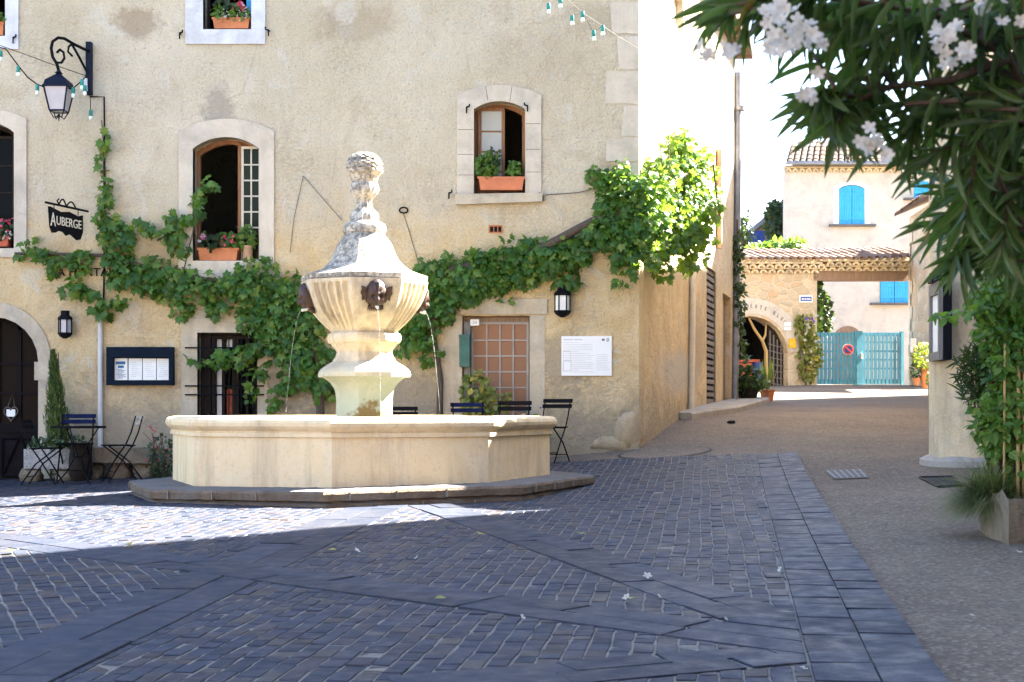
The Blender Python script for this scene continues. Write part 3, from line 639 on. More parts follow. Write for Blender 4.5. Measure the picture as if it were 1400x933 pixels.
pipe('wall_wire',[wallpt(551,290,-.02),wallpt(560,318,-.015),wallpt(574,366,-.015)],.005,'drain_grey','thin dark wire hanging from the ring right of the fountain finial','wire')
def hook(px,py,label,d=1):
    m=MB(); m.tube([wallpt(px,py,.02),wallpt(px,py,-.06),wallpt(px+4*d,py-1,-.07),wallpt(px+4*d,py-4,-.07)],.012,5); m.tube([wallpt(px,py,-.06),wallpt(px,py+8,-.06)],.010,5); solo('shutter_catch',m,MT['iron'],label,'catch',wallpt(px,py,0),'iron shutter catches')
hook(247,47,'iron catch left of the top middle window'); hook(368,43,'iron catch right of the top middle window',-1); hook(20,53,'iron catch on the top left window surround')
hook(614,265,'iron catch left of the right first floor window sill'); hook(742,268,'iron catch right of the right first floor window sill',-1); hook(638,148,'iron catch at the upper left of the right first floor window'); hook(721,146,'iron catch at the upper right of the right first floor window',-1)
m=MB(); m.tube([wallpt(545+6*math.cos(q/8*6.28)+7,288+4*math.sin(q/8*6.28),-.03) for q in range(9)],.012,5); solo('wall_ring',m,MT['iron'],'small dark iron ring fixed to the wall right of the finial','ring',wallpt(552,288,0))

# ---- raised pavement along the side wall
def pavement():
    m=MB(); us=np.linspace(side_at(928),SL+.3,16); o=[]
    for u in us:
        wdt=.22+min(1,(u-us[0])/2.2)*.5; p=sidept(u,0,.02); q=p+sn*(wdt+.02); o.append((p,q))
    vs=[];fs=[]
    for p,q in o:
        h=max(gzf(q.x,q.y),gzf(p.x,p.y))+.11
        vs+=[(p.x,p.y,h),(q.x-sn.x*.03,q.y-sn.y*.03,h),(q.x,q.y,h-.03),(q.x,q.y,h-.5)]
    for i in range(len(o)-1):
        for k in range(3): fs.append((4*i+k,4*i+k+1,4*i+5+k,4*i+4+k))
    fs.append((0,1,2,3)); n=4*(len(o)-1); fs.append((n+3,n+2,n+1,n)); m.add(vs,fs); struct('pavement',m,MT['kerb_stone'])
pavement()
# ================================================================== FOUNTAIN
AX=-1.61; AY=15.5; PXM=125.45
def hz(py): return EYE+(HOR-py)/PXM
def loft(prof,c,th,seg=14,disp=None,rnd=0.0,jit=0,seed=1,cap=True,sides=8):
    g=np.random.RandomState(seed); mb=MB(); n=sides*seg; vs=[]; fs=[]; hs=math.pi/sides
    for r,z,*k in prof:
        k=k[0] if k else rnd
        for s in range(sides):
            a0=th+s*2*hs; a1=a0+2*hs; p0=np.array((math.cos(a0),-math.sin(a0)))*r; p1=np.array((math.cos(a1),-math.sin(a1)))*r
            am=(a0+a1)/2; nm=np.array((math.cos(am),-math.sin(am)))
            for i in range(seg):
                u=i/seg; p=p0+(p1-p0)*u
                if k: l=np.linalg.norm(p); p=p*((1-k)+k*r*.97/max(l,1e-6)) if l>1e-6 else p
                if disp: p=p-nm*disp(s,u,z)
                if jit: p=p*(1+g.normal()*jit)
                vs.append((c[0]+p[0],c[1]+p[1],z+(g.normal()*jit*r*.5 if jit else 0)))
    for j in range(len(prof)-1):
        for i in range(n): fs.append((j*n+i,j*n+(i+1)%n,(j+1)*n+(i+1)%n,(j+1)*n+i))
    if cap: fs.append(tuple(range(n))); fs.append(tuple((len(prof)-1)*n+i for i in range(n))[::-1])
    return mb.add(vs,fs)
base_z=gzf(AX,AY)
fountain=thing('stone_fountain','octagonal pale stone fountain with carved urn in the middle of the square','fountain',(-1.65,15.5,base_z))
T0=R_(1.5); C0=(-1.65,15.5); E_=EYE
pl=loft([(2.53,E_-1.15),(2.53,E_-.885),(2.51,E_-.875),(2.50,E_-.865),(2.55,E_-.852),(2.555,E_-.79),(2.535,E_-.765),(2.50,E_-.757),(1.9,E_-.752)],C0,T0,26,jit=.0016,cap=False)
pl.v=[(v[0],v[1],v[2]+.014*(v[0]+1.65)) for v in pl.v]
jm=MB()
for s in range(8):
    a0=T0+s*math.pi/4; a1=a0+math.pi/4; 
    for row,(z0,z1,R_o) in enumerate(((E_-1.1,E_-.885,2.533),(E_-.85,E_-.775,2.558))):
        for k in range(1,4):
            u=(k+(.5 if row else 0)+random.uniform(-.12,.12))/4
            if u>.97: continue
            p=Vector((C0[0]+R_o*((1-u)*math.cos(a0)+u*math.cos(a1)),C0[1]-R_o*((1-u)*math.sin(a0)+u*math.sin(a1)),0)); am=(a0+a1)/2; nm=Vector((math.cos(am),-math.sin(am),0)); tg=Vector((-nm.y,nm.x,0)); dz=.014*(p.x+1.65)
            w1,w2=random.uniform(.003,.007),random.uniform(.002,.006); c_=p-nm*.01
            jm.add([c_-tg*w1+Vector((0,0,z0+dz)),c_+tg*w1+Vector((0,0,z0+dz)),c_+tg*w2+Vector((0,0,z1+dz)),c_-tg*w2+Vector((0,0,z1+dz)),c_-tg*w1+nm*.022+Vector((0,0,z0+dz)),c_+tg*w1+nm*.022+Vector((0,0,z0+dz)),c_+tg*w2+nm*.020+Vector((0,0,z1+dz)),c_-tg*w2+nm*.020+Vector((0,0,z1+dz))],[(0,1,2,3),(4,5,6,7),(0,1,5,4),(1,2,6,5),(2,3,7,6),(3,0,4,7)])
pl.add(jm.v,jm.f,2)
ob=part('plinth',pl,[MT['plinth_stone'],MT['plinth_top'],MT['mortar']],fountain,24)
for p in ob.data.polygons:
    if p.normal.z>.8 and p.material_index==0: p.material_index=1   # the top face is greyer
part('basin',loft([(2.06,E_-.95),(2.06,E_-.285),(1.75,E_-.283),(1.75,E_-.7)],C0,T0,8,cap=False),MT['limestone_basin'],fountain,30)
part('rim',loft([(2.05,E_-.284),(2.088,E_-.281),(2.09,E_-.243),(2.075,E_-.235),(2.08,E_-.225),(2.115,E_-.205),(2.14,E_-.175),(2.145,E_-.145),(2.13,E_-.115),(2.10,E_-.096),(2.05,E_-.088),(1.84,E_-.088),(1.79,E_-.10),(1.765,E_-.14),(1.76,E_-.282)],C0,T0,10,jit=.0004,cap=False),MT['limestone_basin'],fountain,26)
part('water',loft([(1.8,E_-.24),(.01,E_-.238)],C0,T0,4,cap=False),MT['basin_water'],fountain)
T1=R_(5); C1=(AX,AY)
def pr(l,k=None): return [(h/PXM,hz(y)) if k is None else (h/PXM,hz(y),k) for y,h in l]
part('pedestal',loft(pr([(592,39),(568,39),(548,39),(540,39.6),(532,41.5),(524,47),(519,53),(516.5,58),(516,63.5),(513,64.5),(509,63.5),(505,60.5),(501,55),(498,50),(496,46.5),(495.5,46)]),C1,T1,8,jit=.0015),MT['limestone_base'],fountain,32)
part('collar',loft(pr([(497,45),(493,43.5),(488,40),(482,38.3),(477,41),(473,45),(471,46),(470.5,48),(468,50.3),(464,51.5),(460,51),(457,49.5),(455.5,46),(454.5,45.5)]),C1,T1,8,jit=.0015),MT['limestone'],fountain,32)
bowl=[(455,45.5),(453,47),(449,51.5),(445,56),(441,60.2),(437,64),(433,67.5),(429,70.8),(424,74.3),(420,77),(415,79.8),(410,82.2),(406,83.8),(402,85.2),(399.5,85.9),(397,86.4),(395,86.8),(393,87.1),(391,87.5),(388,88),(386.5,88),(386,84)]
def flute(s,u,z):
    if s%2==1: return 0
    v=(u-.07)/.86*5
    if v<=0 or v>=5: return 0
    f=v%1-.5; y=HOR-(z-EYE)*PXM; ty=min(1,max(0,(y-391)/5)); by=min(1,max(0,(454-y)/12))
    w=.33*math.sqrt(max(0,ty*(2-ty))) if ty<1 else .33
    if w<=.02 or abs(f)>w: return 0
    return .048*math.sqrt(max(0,1-(f/w)**2))*min(1,by)
part('bowl',loft(pr(bowl),C1,T1,44,flute),MT['limestone'],fountain,30)
part('cornice',loft(pr([(387,82),(386,85),(385.5,87.3),(379.5,87.6),(378,85),(377,80)]),C1,T1,14,jit=.004),MT['limestone_lichen'],fountain,35)
part('dome',loft(pr([(378.5,82),(376.5,80),(374,72.5),(370.5,63.5),(366,57),(361,51.5),(356,47.5),(350,44.2),(344,41.6),(338,39.2),(332,36.2),(327,32.5),(323,29.5),(320,28)]),C1,T1,10,jit=.004),MT['limestone_lichen'],fountain,32)
part('moulding',loft(pr([(321,26),(319.5,29),(316,30.5),(311,30.5),(307,28.5),(304.5,24),(304,21)],.6)+pr([(303.5,20.5),(293,19.6),(290.5,17.2),(287,14)],.0),C1,T1,8,jit=.004),MT['limestone_lichen'],fountain,40)
def ufl(s,u,z): return .010*abs(math.cos((s+u)*math.pi*2))
part('vase',loft(pr([(288,13.5),(284,11.8),(279,10.8),(275,10.5),(272.5,12)],1)+pr([(271,13.5),(268,16.5),(264,19.5),(260,20.6),(256,20.4),(252,19)],1)+pr([(250,17),(249,18.2),(245,19),(241,21),(238,24),(236,26.3),(233,26.4),(232,24)],1),C1,T1,8,ufl),MT['limestone_lichen'],fountain,45)
def carve(s,u,z):
    a=(s+u)*math.pi*2/8*11; b=(z-EYE)*46; row=math.floor(b); a+=(row%2)*math.pi
    return .034*(1-abs(math.sin(a/2)))-.020*math.sin(b%1*math.pi)
fin=[(233,23.5),(231.5,24.8)]+[(231.5-22.5*math.sin(q),25.4*math.cos(q)**.75 if math.cos(q)>0 else .1) for q in np.linspace(.05,1.5,16)]
part('finial',loft(pr(fin,1),C1,T1,14,carve),MT['limestone_lichen'],fountain,60)
# bronze masks on four faces of the bowl
def mask(ang):
    n=Vector((math.cos(ang),-math.sin(ang),-.42)).normalized(); up=Vector((0,0,1)); rt=up.cross(n).normalized(); up=n.cross(rt).normalized()
    apo=(83.0/PXM)*math.cos(math.pi/8); c=Vector((AX,AY,hz(408)))+Vector((math.cos(ang),-math.sin(ang),0))*(apo-.012)
    to=lambda x,y,z:c+rt*x+up*y+n*z
    mb=MB(); nu,nv=26,20; vs=[];fs=[]
    g=lambda x,y,cx,cy,sx,sy:math.exp(-((x-cx)/sx)**2-((y-cy)/sy)**2)
    for j in range(nv+1):
        for i in range(nu):
            q=2*math.pi*i/nu; r=j/nv; x=.118*r*math.cos(q)*(1-.22*max(0,-math.sin(q))*r); y=.165*r*math.sin(q)
            z=.105*math.sqrt(max(0,1-r**2.3))
            z+=.045*g(x,y,0,-.02,.018,.045)+.018*g(x,y,0,.045,.08,.016)-.028*g(abs(x),y,.042,.012,.022,.016)+.018*g(abs(x),y,.055,-.04,.03,.03)-.03*g(x,y,0,-.105,.03,.014)+.016*g(x,y,0,-.085,.035,.010)+.012*g(x,y,0,-.14,.03,.02)
            if y>.06: z+=.010*math.sin(q*14)*r
            vs.append(to(x,y,z))
    for j in range(nv):
        for i in range(nu): fs.append((j*nu+i,j*nu+(i+1)%nu,(j+1)*nu+(i+1)%nu,(j+1)*nu+i))
    mb.add(vs,fs)
    for s in (-1,1):      # leaf-like ears
        e=[(.085,.04),(.125,.085),(.165,.10),(.16,.055),(.17,.02),(.15,-.015),(.15,-.06),(.12,-.05),(.10,-.09),(.085,-.05)]
        mb.plate([(s*x,y) for x,y in e],[],lambda u,v,t:to(u,v,t+abs(u)*.12),.0,.022)
    for k in range(9):    # beard locks
        x=-.07+.0175*k; mb.tube([to(x,-.11,.05),to(x*1.1,-.15,.035),to(x*1.05,-.175-.012*math.cos(x*20),.012)],[.012,.011,.003],5)
    o=part('mask',mb,MT['rust_bronze'],fountain,60)
    sp=MB(); a=to(0,-.115,.05); b=a+Vector((math.cos(ang),-math.sin(ang),-.25))*.085; sp.tube([a,b],.016,8); part('spout',sp,MT['spout_metal'],o,50)
    jt=MB(); d=Vector((math.cos(ang),-math.sin(ang),0)); pts=[];rs=[]
    for k in range(46):
        t=k/45*.46; p=b+d*(.36*t)+Vector((0,0,-.12*t-4.9*t*t))
        if p.z<E_-.24: break
        pts.append(p); rs.append((.0026+.0009*math.sin(k*2.3+ang)) if k<10 else random.choice((.0008,.0014,.003,.0045)))
    jt.tube(pts,rs,6); part('water_jet',jt,MT['water_jet'],fountain,60)
for k in (1,3,5,7): mask(T1+math.pi/8+k*math.pi/4)

# ================================================================== BISTRO FURNITURE
def bistro_chair(label,mat,px,d,rz,h=1.0,matb=None):
    t=thing('bistro_chair',label,'chair',group='folding bistro chairs on the square'); local(t)
    fm=MB()
    for s in (-1,1):
        x=.19*s; fm.tube([(x,-.20,0),(x,-.02,.30),(x,.10,.47),(x,.165,.62),(x,.225,.83)],.010,6)
        fm.tube([(x*.9,.24,0),(x*.9,.06,.26),(x*.9,-.19,.455)],.010,6)
    fm.tube([(-.19,-.12,.13),(.19,-.12,.13)],.007,5); fm.tube([(-.17,.17,.10),(.17,.17,.10)],.007,5); fm.tube([(-.19,.10,.45),(.19,.10,.45)],.007,5)
    part('frame',fm,MT['iron'],t,50)
    sm=MB()
    for k in range(5): sm.box((0,-.185+.072*k,.462),(.42,.055,.014))
    part('seat',sm,MT[mat],t)
    for k,z in enumerate((.735,.805)):
        bm_=MB(); R=Matrix.Rotation(-.28,3,'X'); 
        n=8; vs=[];fs=[]
        for i in range(n+1):
            x=-.22+.44*i/n; y=.222+(z-.80)*.3-.030*(1-(x/.22)**2)*-1
            for a,b in ((-.008,-.025),(.008,-.025),(.008,.025),(-.008,.025)): v=R@Vector((0,a,b)); vs.append((x,y+v.y,z+v.z))
        for i in range(n):
            for k2 in range(4): fs.append((4*i+k2,4*i+(k2+1)%4,4*i+4+(k2+1)%4,4*i+4+k2))
        fs.append((0,1,2,3)); fs.append((4*n+3,4*n+2,4*n+1,4*n)); bm_.add(vs,fs); part('back_slat',bm_,MT[matb or mat],t)
    x=X_(px,d); t.location=(x,d,gzf(x,d)+.025); t.rotation_euler.z=rz; t.scale=(h,h,h); return t
bistro_chair('black folding chair at far left in front of the arched door','slat_black',60,18.25,R_(92))
bistro_chair('dark folding chair behind the small round table, its back rest tinged blue','slat_black',103,18.95,R_(8),1.06,'slat_blue')
bistro_chair('black folding chair with worn bare wood back slats right of the round table','slat_black',166,18.35,R_(-62),1.02,'slat_worn')
bistro_chair('black folding chair whose back shows just right of the fountain pedestal','slat_black',549,18.5,R_(6))
bistro_chair('blue folding chair under the many-paned window','slat_blue',644,18.3,R_(14),1.02)
bistro_chair('black folding chair between the blue chair and the lone right-hand chair','slat_black',698,18.2,R_(-14),1.02)
bistro_chair('black folding chair standing alone below the white notice board','slat_black',751,18.55,R_(-32))
tb=thing('bistro_table','small round black metal table between the left folding chairs','table'); local(tb)
m=MB(); m.lathe([(.01,.735),(.34,.735),(.345,.728),(.345,.712),(.335,.708),(.01,.708)],n=28); part('tabletop',m,MT['slat_black'],tb,40)
for k in range(3):
    q=k*2.094+.4; m=MB(); m.tube([(.25*math.cos(q),.25*math.sin(q),.71),(.12*math.cos(q),.12*math.sin(q),.5),(.05*math.cos(q+.5),.05*math.sin(q+.5),.33),(.14*math.cos(q+.9),.14*math.sin(q+.9),.15),(.27*math.cos(q+1),.27*math.sin(q+1),0)],.009,6); part('leg',m,MT['iron'],tb,60)
m=MB(); m.tube([(.075*math.cos(a),.075*math.sin(a),.34) for a in np.linspace(0,6.2832,13)],.007,5); part('ring',m,MT['iron'],tb,60)
x=X_(107,18.3); tb.location=(x,18.3,gzf(x,18.3)+.025)

# ================================================================== THINGS AT THE FOOT OF THE FACADE (left)
def gpt(px,d): x=X_(px,d); return Vector((x,d,gzf(x,d)))
b=gpt(72,19.2); tp=thing('stone_planter','rough grey stone trough on rocks with low greenery beside the arched door','planter',b)
m=MB(); m.box(b+Vector((0,0,.31)),(.66,.36,.26)); m.box(b+Vector((.01,0,.45)),(.60,.30,.02)); part('trough',m,MT['granite'],tp)
for dx,dy,s in ((-.26,-.06,12),(.2,-.04,13)): m=MB(); boulder(m,b+Vector((dx,dy,.08)),(.15,.14,.12),s); part('support_stone',m,MT['trough_stone'],tp,60)
m=blob(b+Vector((.1,0,.50)),(.42,.2,.10),170,.075,'ov',droop=.1); part('ground_foliage',m,MT['dark_leaf'],tp,fixn=False)
# slim cypress growing out of it
cb=b+Vector((.06,.05,.44)); cy=thing('cypress','slim pointed dark green cypress between the arched door and the drainpipe','shrub',cb)
m=MB(); m.tube([cb,cb+Vector((0,0,1.3))],[.02,.006],6); part('trunk',m,MT['bark'],cy)
n=2600; hgt=RS.uniform(0,1,n)**1.15; rad=.165*np.clip((1-hgt)*1.25,0,1)**.75*np.clip(.55+hgt*2.2,0,1)*(1+.12*np.sin(hgt*23)); q=RS.uniform(0,6.283,n); rr=rad*RS.uniform(.55,1.08,n)
pos=np.array(cb)+np.c_[rr*np.cos(q)-.07*hgt,rr*np.sin(q),hgt*1.30]; tip=np.c_[np.cos(q)*.35,np.sin(q)*.35,np.ones(n)]+RS.normal(size=(n,3))*.18; nr=np.c_[np.cos(q),np.sin(q),np.zeros(n)]
part('foliage',leaf_mesh(LL,LLF,pos,nr,tip,np.c_[np.full(n,.016),RS.uniform(.045,.085,n),np.full(n,.05)],RS.uniform(0,1,n)),MT['cypress_leaf'],cy,fixn=False)
b=gpt(163,19.3); st=thing('stone_bench','weathered stone slab bench on rocks behind the left folding chair','bench',b)
m=MB(); m.box(b+Vector((.0,0,.33)),(.98,.40,.20),Matrix.Rotation(.02,3,'Y')); part('seat_slab',m,MT['trough_stone'],st)
for x,s in ((-.36,21),(.34,22),(.02,23)): m=MB(); boulder(m,b+Vector((x,.02,.1)),(.16,.15,.14),s); part('support_stone',m,MT['trough_stone'],st,60)
b=gpt(110,19.0); m=MB(); m.lathe([(.1,0),(.125,.02),(.15,.14),(.155,.26),(.14,.40),(.12,.5),(.10,.5),(.09,.42)],b,18); solo('barrel',m,MT['barrel_wood'],'small dark barrel between the stone planter and the stone bench','barrel',b,smooth=40)
b=gpt(222,19.2); sh=thing('flowering_shrub','low dark shrub with reddish leaves between the stone bench and the fountain','shrub',b)
m=MB(); 
for k in range(7): m.tube([b,b+Vector((RS.normal()*.1,RS.normal()*.05,.3)),b+Vector((RS.normal()*.16,RS.normal()*.08,.62))],[.012,.008,.003],5)
part('stem',m,MT['bark'],sh); m=blob(b+Vector((0,0,.30)),(.24,.18,.28),240,.06,'ov'); part('foliage',m,MT['dark_leaf'],sh,fixn=False)
m=flowers([b+Vector((RS.uniform(-.2,.2),RS.uniform(-.2,.1),RS.uniform(.2,.7))) for k in range(22)],.04); part('blossoms',m,MT['red_petal'],sh,fixn=False)
b=gpt(650,19.35); sh=thing('climbing_shrub','yellowish green shrub in front of the many-paned window','shrub',b)
m=MB(); m.tube([b,b+Vector((.03,0,.5)),b+Vector((0,-.02,.95))],[.02,.014,.006],6); m.tube([b+Vector((.02,0,.6)),b+Vector((.2,-.02,.8)),b+Vector((.4,-.02,.95))],[.012,.008,.004],5); part('stem',m,MT['bark'],sh)
m=blob(b+Vector((.0,-.03,.93)),(.20,.15,.34),230,.085,'ov',droop=.5); m=blob(b+Vector((.26,-.03,.85)),(.24,.1,.14),90,.08,'ov',mb=m); m=blob(b+Vector((.1,-.05,.45)),(.35,.16,.3),180,.085,'ov',mb=m); part('foliage',m,MT['yellow_leaf'],sh,fixn=False)
b=gpt(716,19.35); sh=thing('low_plant','low green plant with small pale lilac flowers below the many-paned window','plant',b)
m=MB(); m.tube([b,b+Vector((0,0,.4))],.01,5); part('stem',m,MT['bark'],sh); m=blob(b+Vector((0,-.05,.38)),(.3,.14,.28),190,.075,'ov'); part('foliage',m,MT['bright_leaf'],sh,fixn=False)
m=flowers([b+Vector((RS.uniform(-.28,.3),RS.uniform(-.2,0),RS.uniform(.45,.72))) for k in range(26)],.035); part('blossoms',m,MT['purple_petal'],sh,fixn=False)

# ================================================================== FLOWER BOXES AND POTS ON THE SILLS
def flower_box(label,x0,x1,y0,y1,d,mat,plants,fl,dep=.17,taper=.9):
    cx=(x0+x1)/2; w=(x1-x0)/F*d; h=(y1-y0)/F*d; b=P(cx,y1,d); o=thing('flower_box',label,'flower box',b)
    m=MB(); vs=[];
    for z,k in ((0,taper),(h*.82,.97),(h*.82,1.03),(h,1.03),(h,.95),(h*.8,.93)):
        for sx,sy in ((-1,-1),(1,-1),(1,1),(-1,1)): vs.append((b.x+sx*w/2*k,b.y+sy*dep/2*k,b.z+z))
    fs=[(0,1,2,3),(20,21,22,23)]
    for j in range(5):
        for k in range(4): fs.append((4*j+k,4*j+(k+1)%4,4*j+4+(k+1)%4,4*j+4+k))
    m.add(vs,fs); part('planter',m,MT[mat],o)
    for (px,py,rx,ry,n,s,kind,ml) in plants:
        c=P(px,py,d-.02); part('foliage',blob(c,(rx/F*d,.10,ry/F*d),n,s,kind,droop=.1),MT[ml],o,fixn=False)
    for (mt,pts,s) in fl: part('blossoms',flowers([P(px+RS.normal()*1.5,py+RS.normal()*1.5,d-.10+RS.uniform(-.05,.05)) for px,py in pts],s),MT[mt],o,fixn=False)
    return o
rp=lambda x0,x1,y0,y1,n:[(RS.uniform(x0,x1),RS.uniform(y0,y1)) for _ in range(n)]
flower_box('terracotta flower box with white and pink flowers on the top middle window',292,343,26,41,FY+.06,'terracotta',[(317,20,26,10,170,.075,'ov','bright_leaf'),(305,8,14,12,60,.07,'lan','dark_leaf')],[('white_petal',rp(297,338,14,25,44),.028),('red_petal',rp(314,338,-2,13,14),.045),('pink_petal',rp(312,340,-3,14,8),.045)])
flower_box('long terracotta flower box with red and pink flowers on the tall first floor window',272,327,340,357,FY+.07,'terracotta',[(290,333,16,10,150,.08,'lan','dark_leaf'),(314,330,13,10,90,.075,'ov','bright_leaf')],[('red_petal',rp(300,322,318,336,13),.05),('pink_petal',rp(272,284,322,332,8),.055),('white_petal',[(276,324),(280,328),(274,330)],.055)])
flower_box('wide orange planter with two green bushes on the right first floor window',654,717,243,261,FY+.0,'plastic_terracotta',[(666,226,15,17,260,.06,'lan','bright_leaf'),(676,218,10,14,90,.055,'ov','dark_leaf'),(704,231,10,10,150,.05,'ov','bright_leaf')],[])
flower_box('terracotta pot with green leaves on the top left window',-20,8,32,50,FY+.07,'terracotta',[(0,26,9,7,50,.07,'ov','bright_leaf')],[])
flower_box('dark red planter with red and white flowers on the first floor window at far left',-30,15,324,338,FY+.06,'red_cloth',[(-4,318,20,12,150,.075,'ov','dark_leaf')],[('red_petal',rp(-14,14,300,316,22),.05),('white_petal',rp(-12,14,314,328,26),.035)])
b=P(339,357,FY+.06); pt=thing('plant_pot','brown ribbed pot with a bushy green plant by the open casement','pot',b)
m=MB(); m.lathe([(.055,0),(.06,.005),(.068,.18),(.075,.19),(.075,.21),(.062,.21),(.06,.17)],b,16); part('pot',m,MT['copper_pipe'],pt,40); part('foliage',blob(b+Vector((0,0,.33)),(.13,.11,.16),170,.065,'ov'),MT['bright_leaf'],pt,fixn=False)
part('blossoms',flowers([b+Vector((-.13,-.1,.45)),b+Vector((-.1,-.1,.40))],.05),MT['red_petal'],pt,fixn=False)

# ================================================================== GRAPE VINES
def vine(name,label,loc,trunks,path,blobs,dens,mat='vine_leaf',dep=.16):
    o=thing(name,label,'vine',loc); m=MB()
    for pts,r in trunks: m.tube(pts,[r*(1-.5*i/len(pts)) for i in range(len(pts))],7)
    part('trunk',m,MT['bark'],o,60); mb=None
    for (px,py,rx,ry,*z) in blobs:
        d=z[0] if z else FY-.13; dd=z[1] if len(z)>1 else dep; k=z[2] if len(z)>2 else 1
        n=max(5,int(dens*k*rx*ry)); mb=blob(P(px,py,d),(rx/F*d,dd,ry/F*d),n,.098,'vine',(0,-1,.45),.75,.75,mb,.15)
    part('foliage',mb,MT[mat],o,fixn=False); return o
def along(pts,r0,r1,step=9,jit=3):
    out=[]
    for (a,b) in zip(pts[:-1],pts[1:]):
        L=math.hypot(b[0]-a[0],b[1]-a[1]); n=max(1,int(L/step))
        for i in range(n):
            t=i/n; k=RS.uniform(.75,1.25); out.append((a[0]+(b[0]-a[0])*t+RS.normal()*jit,a[1]+(b[1]-a[1])*t+RS.normal()*jit,(r0+(r1-r0)*t)*k,(r0+(r1-r0)*t)*k*.9))
    return out
D_=FY-.1
vb=gpt(442,19.42)
lb=along([(142,182),(140,215),(145,245)],4,7)+along([(145,245),(143,285),(150,315)],8,17,10)+along([(150,310),(175,322),(182,332)],16,14)
lb+=along([(28,346),(45,343)],6,9,8,2)+[(42,332,11,12),(55,346,12,9)]+along([(60,347),(75,362),(95,352)],11,13)+[(70,366,11,13),(108,368,16,16)]+along([(95,352),(125,352)],10,12)+along([(95,391),(112,396),(130,402),(142,418)],9,14,8)+[(145,425,16,12),(165,412,14,10),(128,424,7,6)]
lb+=along([(155,358),(200,366),(250,383),(300,388),(345,400)],18,28,13,9)+along([(160,382),(220,396),(270,405)],13,20,13,9)
lb+=along([(188,312),(200,310),(214,318),(235,328)],10,14,8)+along([(245,300),(240,325),(250,350)],12,20,10)+along([(252,304),(266,298),(272,278),(282,255),(275,240)],9,10,7)+along([(270,270),(285,262)],8,8)
lb+=along([(285,405),(295,425),(288,438)],14,8,8)+along([(330,392),(380,385),(425,388)],22,30,13,9)+along([(345,430),(400,430),(440,440)],30,38,16,10)+along([(380,470),(420,480),(445,500)],36,34,14,8)+along([(395,520),(375,545)],20,12,10)+along([(430,520),(450,545)],18,16,10)
lb+=along([(360,470),(330,485),(300,492),(272,500)],16,11,9)+[(262,494,7,6),(352,505,14,12),(345,540,9,14),(372,552,14,8),(355,410,20,16),(300,420,14,10)]
vine('grape_vine','wide leafy grape vine on the left half of the facade around the hanging sign',vb,
 [([vb,vb+Vector((-.03,-.02,.5)),P(437,500,D_),P(420,450,D_),P(370,405,D_)],.07),([P(370,405,D_),P(300,385,D_),P(220,372,D_),P(150,350,D_),P(60,347,D_),P(20,347,D_)],.032),([P(145,345,D_),P(143,300,D_),P(141,190,D_),P(139,165,D_)],.012),([P(400,430,D_),P(340,495,D_),P(262,495,D_)],.012),([P(250,375,D_),P(268,300,D_),P(280,245,D_)],.010)],None,lb,.108)
vb2=gpt(600,19.42)
rb=along([(585,380),(640,365),(700,352),(745,345)],26,26,11,5)+along([(590,410),(640,392),(700,378),(745,362)],24,18,11,5)+along([(560,430),(580,470)],26,20,11,6)+along([(600,430),(612,452)],16,10,9)+[(583,494,10,8),(602,482,7,8),(560,400,20,24),(552,470,14,20),(692,412,12,7)]
rb+=along([(745,350),(800,338),(830,318)],22,24,10,5)+[(615,352,10,10),(650,348,8,8),(715,335,8,7),(775,325,12,9)]
rb+=along([(770,385),(790,378),(772,395)],10,6,8)
rb+=along([(815,240),(840,240),(860,222)],15,17,9)+along([(830,280),(870,262),(905,260)],30,36,12,6)+along([(840,320),(880,308),(915,300)],30,34,12,6)+along([(850,345),(880,350),(905,360)],20,16,10)+[(848,388,11,9),(860,372,10,8),(838,365,8,8)]
SD=20.3
rb+=[(x,y,a,b,FY+.15+max(0,(x-880))/60*.9,.3) for x,y,a,b in along([(905,245),(925,225),(945,240)],28,28,11,5)+along([(925,215),(932,180)],20,9,9,3)+along([(900,285),(945,280),(968,262)],34,22,11,6)+along([(925,320),(955,318),(972,330)],24,12,10)+along([(945,350),(930,375)],12,9,9)+[(975,235,10,12),(978,300,7,8),(980,330,9,5),(912,378,11,9),(960,350,8,10),(968,210,9,12),(905,368,16,12),(930,330,26,22),(905,335,26,20),(948,315,18,14),(925,200,26,20),(945,225,24,20),(928,250,26,22)]]
vine('grape_vine','grape vine with a thick sunlit crown at the right corner of the house',vb2,
 [([vb2,P(602,520,FY-.08),P(590,440,FY-.08),P(640,385,FY-.08)],.05),([P(600,375,FY-.1),P(690,352,FY-.12),P(745,338,FY-.14),P(792,312,FY-.16),P(815,300,FY-.14),P(880,285,FY-.1),P(920,250,FY+.3)],.075),([P(905,265,FY-.1),P(935,240,FY+.6),P(975,225,FY+1.2),P(984,300,FY+1.4)],.02),([P(905,230,FY+.1),P(903,182,FY+.1)],.008),([P(915,230,FY+.2),P(914,178,FY+.2)],.008)],None,rb,.135)

